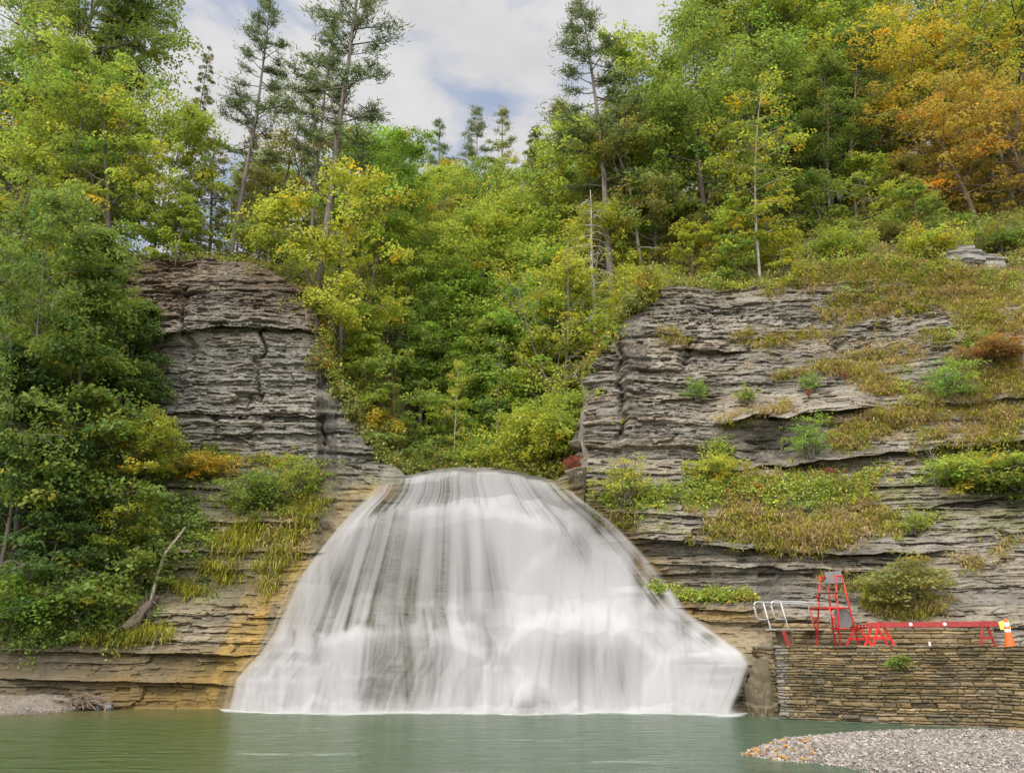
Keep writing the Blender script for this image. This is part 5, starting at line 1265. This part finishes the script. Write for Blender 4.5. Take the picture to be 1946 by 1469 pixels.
# ------------------------------------------------------------------ lifeguard chair
M_RED = mat_plain('red_paint', (.50, .02, .016), .5, nscale=9, namt=.3)
M_FRED = mat_plain('faded_red_paint', (.30, .032, .03), .7, nscale=12, namt=.3)
M_GREY = mat_plain('grey_plastic', (.20, .185, .18), .55, nscale=6, namt=.1)
M_BRN = mat_plain('brown_wood', (.15, .085, .06), .75, nscale=15, namt=.3)
M_STEEL = mat_plain('steel', (.50, .50, .50), .3, .2, nscale=20, namt=.08)
M_PED = mat_plain('stained_concrete', (.115, .09, .05), .9, nscale=5, namt=.4, bump=.3)
M_WHITE = mat_plain('white_paint', (.78, .77, .74), .5, namt=.06)
M_ORG = mat_plain('orange_plastic', (.85, .115, .012), .4, namt=.06)
M_YEL = mat_plain('yellow_card', (.75, .62, .10), .6, namt=.06)
def frame(o, th):
    b = np.array([math.cos(th), math.sin(th), 0]); l = np.array([-math.sin(th), math.cos(th), 0]); o = np.array(o, float)
    return lambda bb, aa, z: b * bb + l * aa + np.array([0, 0, z])
th = math.radians(33); Fo = (11.70, 29.86, PZ); G = frame(Fo, th)
ch = empty('lifeguard_chair', Fo, 'tall red steel lifeguard chair standing on the stone terrace', 'lifeguard chair')
def tub(name, segs, r, mat, par, n=8):
    mb = MB()
    for s in segs: mb.tube(np.array(s), r, n)
    return mb.build(name, mat, par, True)
def lat(side, z): ins = .165 * z / 2.53; return ins if side == 0 else .99 - ins
def fb(z): return .0 + .44 * z / 2.53
def bb(z): return 1.10 - .29 * z / 2.53
for s in (0, 1):
    for f, nm in ((fb, 'front_leg'), (bb, 'back_leg')):
        tub(nm, [[G(f(z), lat(s, z), z) for z in (0.02, 1.3, 2.53)]], .033, M_RED, ch)
        mb = MB(); mb.box(G(f(0), lat(s, 0), .012), (.10, .10, .024), None, .004); mb.build('foot_pad', M_WHITE, ch)
    tub('footrest_rail', [[G(-.28, lat(s, 1.34), 1.34), G(bb(1.34), lat(s, 1.34), 1.34)]], .032, M_RED, ch)
    tub('strut', [[G(-.26, lat(s, 1.32), 1.32), G(fb(.42), lat(s, .42), .42)]], .028, M_RED, ch)
    for z in (.64, 1.0):
        x0 = -.26 + (fb(.42) + .26) * (1.32 - z) / .9
        tub('rung', [[G(x0, lat(s, z), z), G(fb(z), lat(s, z), z)]], .02, M_RED, ch)
    tub('arm_rail', [[G(fb(2.5), lat(s, 2.5), 2.5), G(bb(2.5), lat(s, 2.5), 2.5)]], .028, M_RED, ch)
    mb = MB(); mb.beam(G(fb(2.25) - .05, lat(s, 2.25), 2.25), G(bb(2.25), lat(s, 2.25), 2.27), .09, .035); mb.build('armrest', M_GREY, ch)
    tub('seat_bracket', [[G(.12, lat(s, 1.85), 1.86), G(fb(1.6), lat(s, 1.6), 1.6)]], .028, M_RED, ch)
tub('cross_bar', [[G(-.26, lat(0, 1.34), 1.34), G(-.26, lat(1, 1.34), 1.34)]], .030, M_RED, ch)
tub('cross_bar', [[G(bb(.63), lat(0, .63), .63), G(bb(.63), lat(1, .63), .63)]], .026, M_RED, ch)
tub('cross_bar', [[G(bb(1.34), lat(0, 1.34), 1.34), G(bb(1.34), lat(1, 1.34), 1.34)]], .026, M_RED, ch)
tub('side_bar', [[G(fb(.63), lat(0, .63), .63), G(bb(.63), lat(0, .63), .63)]], .02, M_RED, ch)
mb = MB()
for k in range(4): mb.beam(G(.14 + k * .17, lat(0, 1.9) - .06, 1.9), G(.14 + k * .17, lat(1, 1.9) + .06, 1.9), .145, .04)
mb.build('seat', M_BRN, ch)
mb = MB()
for k in range(3): mb.beam(G(-.22 + k * .19, lat(0, 1.34) + .05, 1.375), G(-.22 + k * .19, lat(1, 1.34) - .05, 1.375), .15, .03)
mb.build('footrest', M_BRN, ch)
mb = MB(); mb.beam(G(bb(2.45) - .05, lat(0, 2.45) - .02, 2.47), G(bb(2.45) - .05, lat(1, 2.45) + .02, 2.47), .03, .44, bev=.01); mb.build('backrest', M_GREY, ch)
# rounded board hung on the back of the chair
def round_board(name, w_, h_, r_, t_, mat):
    pts = []
    for cx, cz, a0 in ((w_ / 2 - r_, h_ / 2 - r_, 0), (-w_ / 2 + r_, h_ / 2 - r_, 90), (-w_ / 2 + r_, -h_ / 2 + r_, 180), (w_ / 2 - r_, -h_ / 2 + r_, 270)):
        for k in range(7): a = math.radians(a0 + 15 * k); pts.append((cx + r_ * math.cos(a), cz + r_ * math.sin(a)))
    me = prism(name, pts, -t_ / 2, t_ / 2, mat); me.transform(Matrix.Rotation(math.pi / 2, 4, 'X')); return me
o = link('rescue_board', round_board('rescue_board', .66, .66, .13, .05, M_GREY)); o.location = tuple(np.array(Fo) + G(bb(1.0) + .06, .5, .98)); o.rotation_euler = (0, 0, th + math.pi / 2)
tag(o, 'grey rounded board hung low on the back of the red lifeguard chair', 'rescue board')
# ------------------------------------------------------------------ diving board
th2 = math.radians(30); tip = at(1480, 1190, 31.0); Do = (float(tip[0]), 31.0, PZ); D = frame(Do, th2)
db = empty('diving_board', Do, 'low diving board with steel handrails behind the lifeguard chair', 'diving board')
mb = MB(); mb.beam(D(0, .42, .60), D(3.15, .42, .62), .5, .05, bev=.012); mb.build('board', mat_plain('board', (.30, .28, .25), .7, nscale=8), db)
for a in (0., .86):
    rl = [D(.40, a, .98), D(-.02, a, .98), D(-.14, a, 1.02), D(-.20, a, 1.10), D(-.30, a, 1.46), D(-.28, a, 1.55), D(-.20, a, 1.61), D(-.08, a, 1.63), D(2.55, a, 1.60), D(2.68, a, 1.57), D(2.75, a, 1.48), D(2.92, a, .64)]
    tub('handrail', [rl], .027, M_STEEL, db, 8)
    tub('rail_post', [[D(.52, a, .03 if a else .6), D(.50, a, .62), D(.22, a, 1.61)]], .024, M_STEEL, db)
mb = MB()
V = np.array([D(x, a, z) for z, x0, x1 in ((0, .58, .98), (.52, .46, .86)) for x, a in ((x0, .2), (x1, .2), (x1, .64), (x0, .64))])
mb.add(V, [[0, 1, 5, 4], [1, 2, 6, 5], [2, 3, 7, 6], [3, 0, 4, 7], [4, 5, 6, 7]]); mb.build('pedestal', M_PED, db)
mb = MB(); mb.beam(D(.22, .42, .547), D(.92, .42, .547), .62, .05); mb.build('top_plate', M_BRN, db)
lad = tub('ladder', [[D(2.75, a, .58), D(2.95, a, 0)] for a in (.2, .64)], .022, M_STEEL, db)
tub('rung', [[D(2.82, .2, .38), D(2.82, .64, .38)], [D(2.88, .2, .19), D(2.88, .64, .19)]], .016, M_STEEL, lad)
mb = MB(); mb.beam(np.array(D(.28, .05, .52)), np.array(D(.50, .05, .02)), .2, .03, up=(.5, -.8, 0)); o = mb.build('leaning_plank', M_FRED); o.location = Do
tag(o, 'short faded red plank leaning against the diving board pedestal', 'plank')

# ------------------------------------------------------------------ barricades
def a_frame(par, c, ax, H, sp, mat, wd=.085):
    ax = np.array([ax[0], ax[1], 0.]); ax /= np.linalg.norm(ax); pr = np.array([-ax[1], ax[0], 0])
    c = np.array(c, float)
    for s in (-1, 1):
        mb = MB(); mb.beam(c + pr * s * sp / 2, c + pr * s * .035 + np.array([0, 0, H]), wd, .045, up=tuple(ax)); mb.build('leg', mat, par)
    mb = MB(); mb.beam(c + pr * -sp * .30 + ax * .045 + [0, 0, H * .36], c + pr * sp * .30 + ax * .045 + [0, 0, H * .36], .03, .09); mb.build('brace', mat, par)
def xy(px, Y): return np.array([float(ray(px, 1215.)[0]) * Y, Y])
A1, A2 = xy(1678, 29.15), xy(1876, 27.6)
br = empty('barricade', (A1[0], A1[1], PZ), 'faded red barricade with one long plank across two trestles near the traffic cone', 'barricade', 'red barricades')
ax = A2 - A1; L = np.linalg.norm(ax); u = ax / L; ax3 = np.array([u[0], u[1], 0])
a_frame(br, (0, 0, 0), (.15, -1), .82, .85, M_RED); a_frame(br, ax3 * L, (.3, -1), .84, .66, M_FRED)
mb = MB(); nrm3 = np.array([u[1], -u[0], 0])
mb.beam(ax3 * -.45 + [0, 0, .74] , ax3 * (L + .42) + [0, 0, .74], .04, .175); pk = mb.build('plank', M_FRED, br)
for f in (.30, .63):
    mb = MB(); c = ax3 * (L * f) + nrm3 * .028 + [0, 0, .75]; mb.tube(np.array([c, c + nrm3 * .012]), [.055, .055], 12); mb.build('reflector', M_WHITE, pk)
B1, B2 = xy(1664, 29.75), xy(1631, 32.0)
b2 = empty('barricade', (B1[0], B1[1], PZ), 'bright red barricade running back from the first one toward the low wall', 'barricade', 'red barricades')
ax = B2 - B1; L = np.linalg.norm(ax); u = ax / L; ax3 = np.array([u[0], u[1], 0]); nrm3 = np.array([-u[1], u[0], 0])
a_frame(b2, (0, 0, 0), u, .82, .8, M_RED); a_frame(b2, ax3 * L, u, .74, .95, M_RED)
mb = MB(); mb.beam(ax3 * -.3 + [0, 0, .74], ax3 * (L + .3) + [0, 0, .68], .04, .17); pk = mb.build('plank', M_RED, b2)
for f in (.2, .4, .6, .8):
    mb = MB(); c = ax3 * (L * f) + nrm3 * .03 + [0, 0, .72]; mb.tube(np.array([c, c + nrm3 * .012]), [.03, .03], 10); mb.build('reflector', M_WHITE, pk)
# ------------------------------------------------------------------ cone
def lathe(prof, n=24):
    V = np.array([[r * math.cos(a), r * math.sin(a), z] for r, z in prof for a in np.linspace(0, 2 * math.pi, n, endpoint=False)]); k = len(prof)
    i, j = np.meshgrid(np.arange(k - 1), np.arange(n), indexing='ij'); j2 = (j + 1) % n
    return V, np.stack([i * n + j, i * n + j2, (i + 1) * n + j2, (i + 1) * n + j], -1).reshape(-1, 4)
cx = xy(1918, 27.15); cn = empty('traffic_cone', (cx[0], cx[1], PZ), 'orange traffic cone with white bands and a yellow card on the wall top', 'traffic cone')
mb = MB(); mb.box((0, 0, .02), (.40, .40, .04), None, .01); mb.build('base', M_ORG, cn)
def cr_(z): return .165 - .125 * z / .9
mb = MB(); V, Q = lathe([(cr_(z), z) for z in (.04, .2, .4, .6, .8, .9)] + [(0, .9)]); mb.add(V, Q); mb.build('body', M_ORG, cn, True)
for z0, z1 in ((.47, .57), (.63, .78)):
    mb = MB(); V, Q = lathe([(cr_(z0), z0), (cr_(z0) + .004, z0), (cr_(z1) + .004, z1), (cr_(z1), z1)]); mb.add(V, Q); mb.build('white_band', M_WHITE, cn, True)
R = Euler((0, math.radians(-8), math.radians(-28))).to_matrix()
mb = MB(); mb.box((-.02, .085, .70), (.30, .012, .26), np.array(R), .003); mb.build('card', M_YEL, cn)
mb = MB(); q = at(1766, 1218, 28.6); mb.tube(np.array([[q[0], q[1], PZ], [q[0], q[1], PZ + .18]]), [.035, .03], 8); tag(mb.build('bollard', M_WHITE), 'tiny white post on the terrace between the barricade trestle and the long plank middle', 'post')
# plant growing from the wall
p = wall_pt(4.15, -.02); rgp = np.random.default_rng(5)
r = empty('wall_plant', (p[0], p[1], 1.98), 'tuft of green weed growing from the face of the tall stone wall', 'plant')
P0 = rgp.normal(size=(46, 3)) * np.array([.28, .05, .10]) + np.array([0, -.12, .05]); V, Q, T = sprays(P0, .13, .08, 16, .09, rgp)
f = link('foliage', mesh_np('foliage', V, Q, None, [M_LEAF], {'tint': T}), r); f.color = rgba(GREEN)
mb = MB()
for k in range(12): mb.tube(curve((rgp.normal() * .1, -.03, 0), (.5 + rgp.normal() * .4, -.7, -.1), rgp.uniform(.3, .6), 4, rgp, .15, -.9), [.008, .007, .006, .005, .003], 3, cap=False)
s = mb.build('stems', M_BARK, r); s.color = (.3, .2, .1, 1)
# ------------------------------------------------------------------ camera, sky, sun
cam = bpy.data.cameras.new('camera'); cam.sensor_width = 36; cam.lens = 36 * FP / 1946
cam.clip_end = 2000; cam.clip_start = .05
co = bpy.data.objects.new('camera', cam); COL.objects.link(co)
co.location = (0, 0, H0); co.rotation_euler = (math.pi / 2 + PITCH, 0, 0)
SC.camera = co

SUN_EL, SUN_AZ = math.radians(48), math.radians(205)   # azimuth from +Y, clockwise: behind the camera, to its left
sdir = Vector((math.sin(SUN_AZ) * math.cos(SUN_EL), math.cos(SUN_AZ) * math.cos(SUN_EL), math.sin(SUN_EL)))
wd = bpy.data.worlds.new('World'); SC.world = wd; wd.use_nodes = True
nt = wd.node_tree; nt.nodes.clear()
tc = nd(nt, 'ShaderNodeTexCoord')
sky = nd(nt, 'ShaderNodeTexSky', sky_type='NISHITA', sun_disc=False, sun_elevation=SUN_EL, sun_rotation=SUN_AZ)
bg1 = nd(nt, 'ShaderNodeBackground', {'Color': sky.outputs[0], 'Strength': .13})
mp = nd(nt, 'ShaderNodeMapping', {'Vector': tc.outputs['Generated'], 'Scale': (1, 1, 1.6), 'Location': (.3, .1, .25)})
n1 = nd(nt, 'ShaderNodeTexNoise', {'Vector': mp.outputs[0], 'Scale': 5.5, 'Detail': 7., 'Roughness': .52, 'Distortion': .35})
mask = nd(nt, 'ShaderNodeMapRange', {0: n1.outputs['Fac'], 1: .37, 2: .53, 3: .35, 4: 1.}, interpolation_type='SMOOTHSTEP')
n2 = nd(nt, 'ShaderNodeTexNoise', {'Vector': mp.outputs[0], 'Scale': 9., 'Detail': 6., 'Roughness': .5})
cr = nd(nt, 'ShaderNodeMix', {0: n2.outputs['Fac'], 6: (.34, .34, .35, 1), 7: (.52, .512, .508, 1)}, data_type='RGBA')
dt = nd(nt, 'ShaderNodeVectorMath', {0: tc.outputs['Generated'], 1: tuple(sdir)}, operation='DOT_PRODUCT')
gl = nd(nt, 'ShaderNodeMapRange', {0: dt.outputs['Value'], 1: .1, 2: 1., 3: 1., 4: 5.}, interpolation_type='SMOOTHSTEP')  # unseen clouds behind the camera brightened around the sun, added for soft light
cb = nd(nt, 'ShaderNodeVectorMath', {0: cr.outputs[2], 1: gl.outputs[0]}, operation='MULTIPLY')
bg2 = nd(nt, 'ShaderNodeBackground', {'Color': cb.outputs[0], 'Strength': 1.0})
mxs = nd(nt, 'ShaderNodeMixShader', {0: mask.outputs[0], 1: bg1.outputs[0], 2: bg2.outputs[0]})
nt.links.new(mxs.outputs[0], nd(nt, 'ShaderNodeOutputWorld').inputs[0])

sun = bpy.data.lights.new('sun', 'SUN'); sun.energy = 1.4; sun.angle = math.radians(18); sun.color = (1, .95, .87)
so = bpy.data.objects.new('sun', sun); COL.objects.link(so)
so.rotation_euler = (-sdir).to_track_quat('-Z', 'Y').to_euler()

SC.view_settings.view_transform = 'Standard'; SC.view_settings.look = 'None'
SC.view_settings.exposure = 0.75; SC.view_settings.gamma = 1.0
SC.render.engine = 'CYCLES'
SC.cycles.max_bounces = 6; SC.cycles.diffuse_bounces = 5; SC.cycles.glossy_bounces = 2
SC.cycles.transmission_bounces = 4; SC.cycles.transparent_max_bounces = 12
SC.cycles.use_denoising = True
SC.cycles.caustics_reflective = False; SC.cycles.caustics_refractive = False
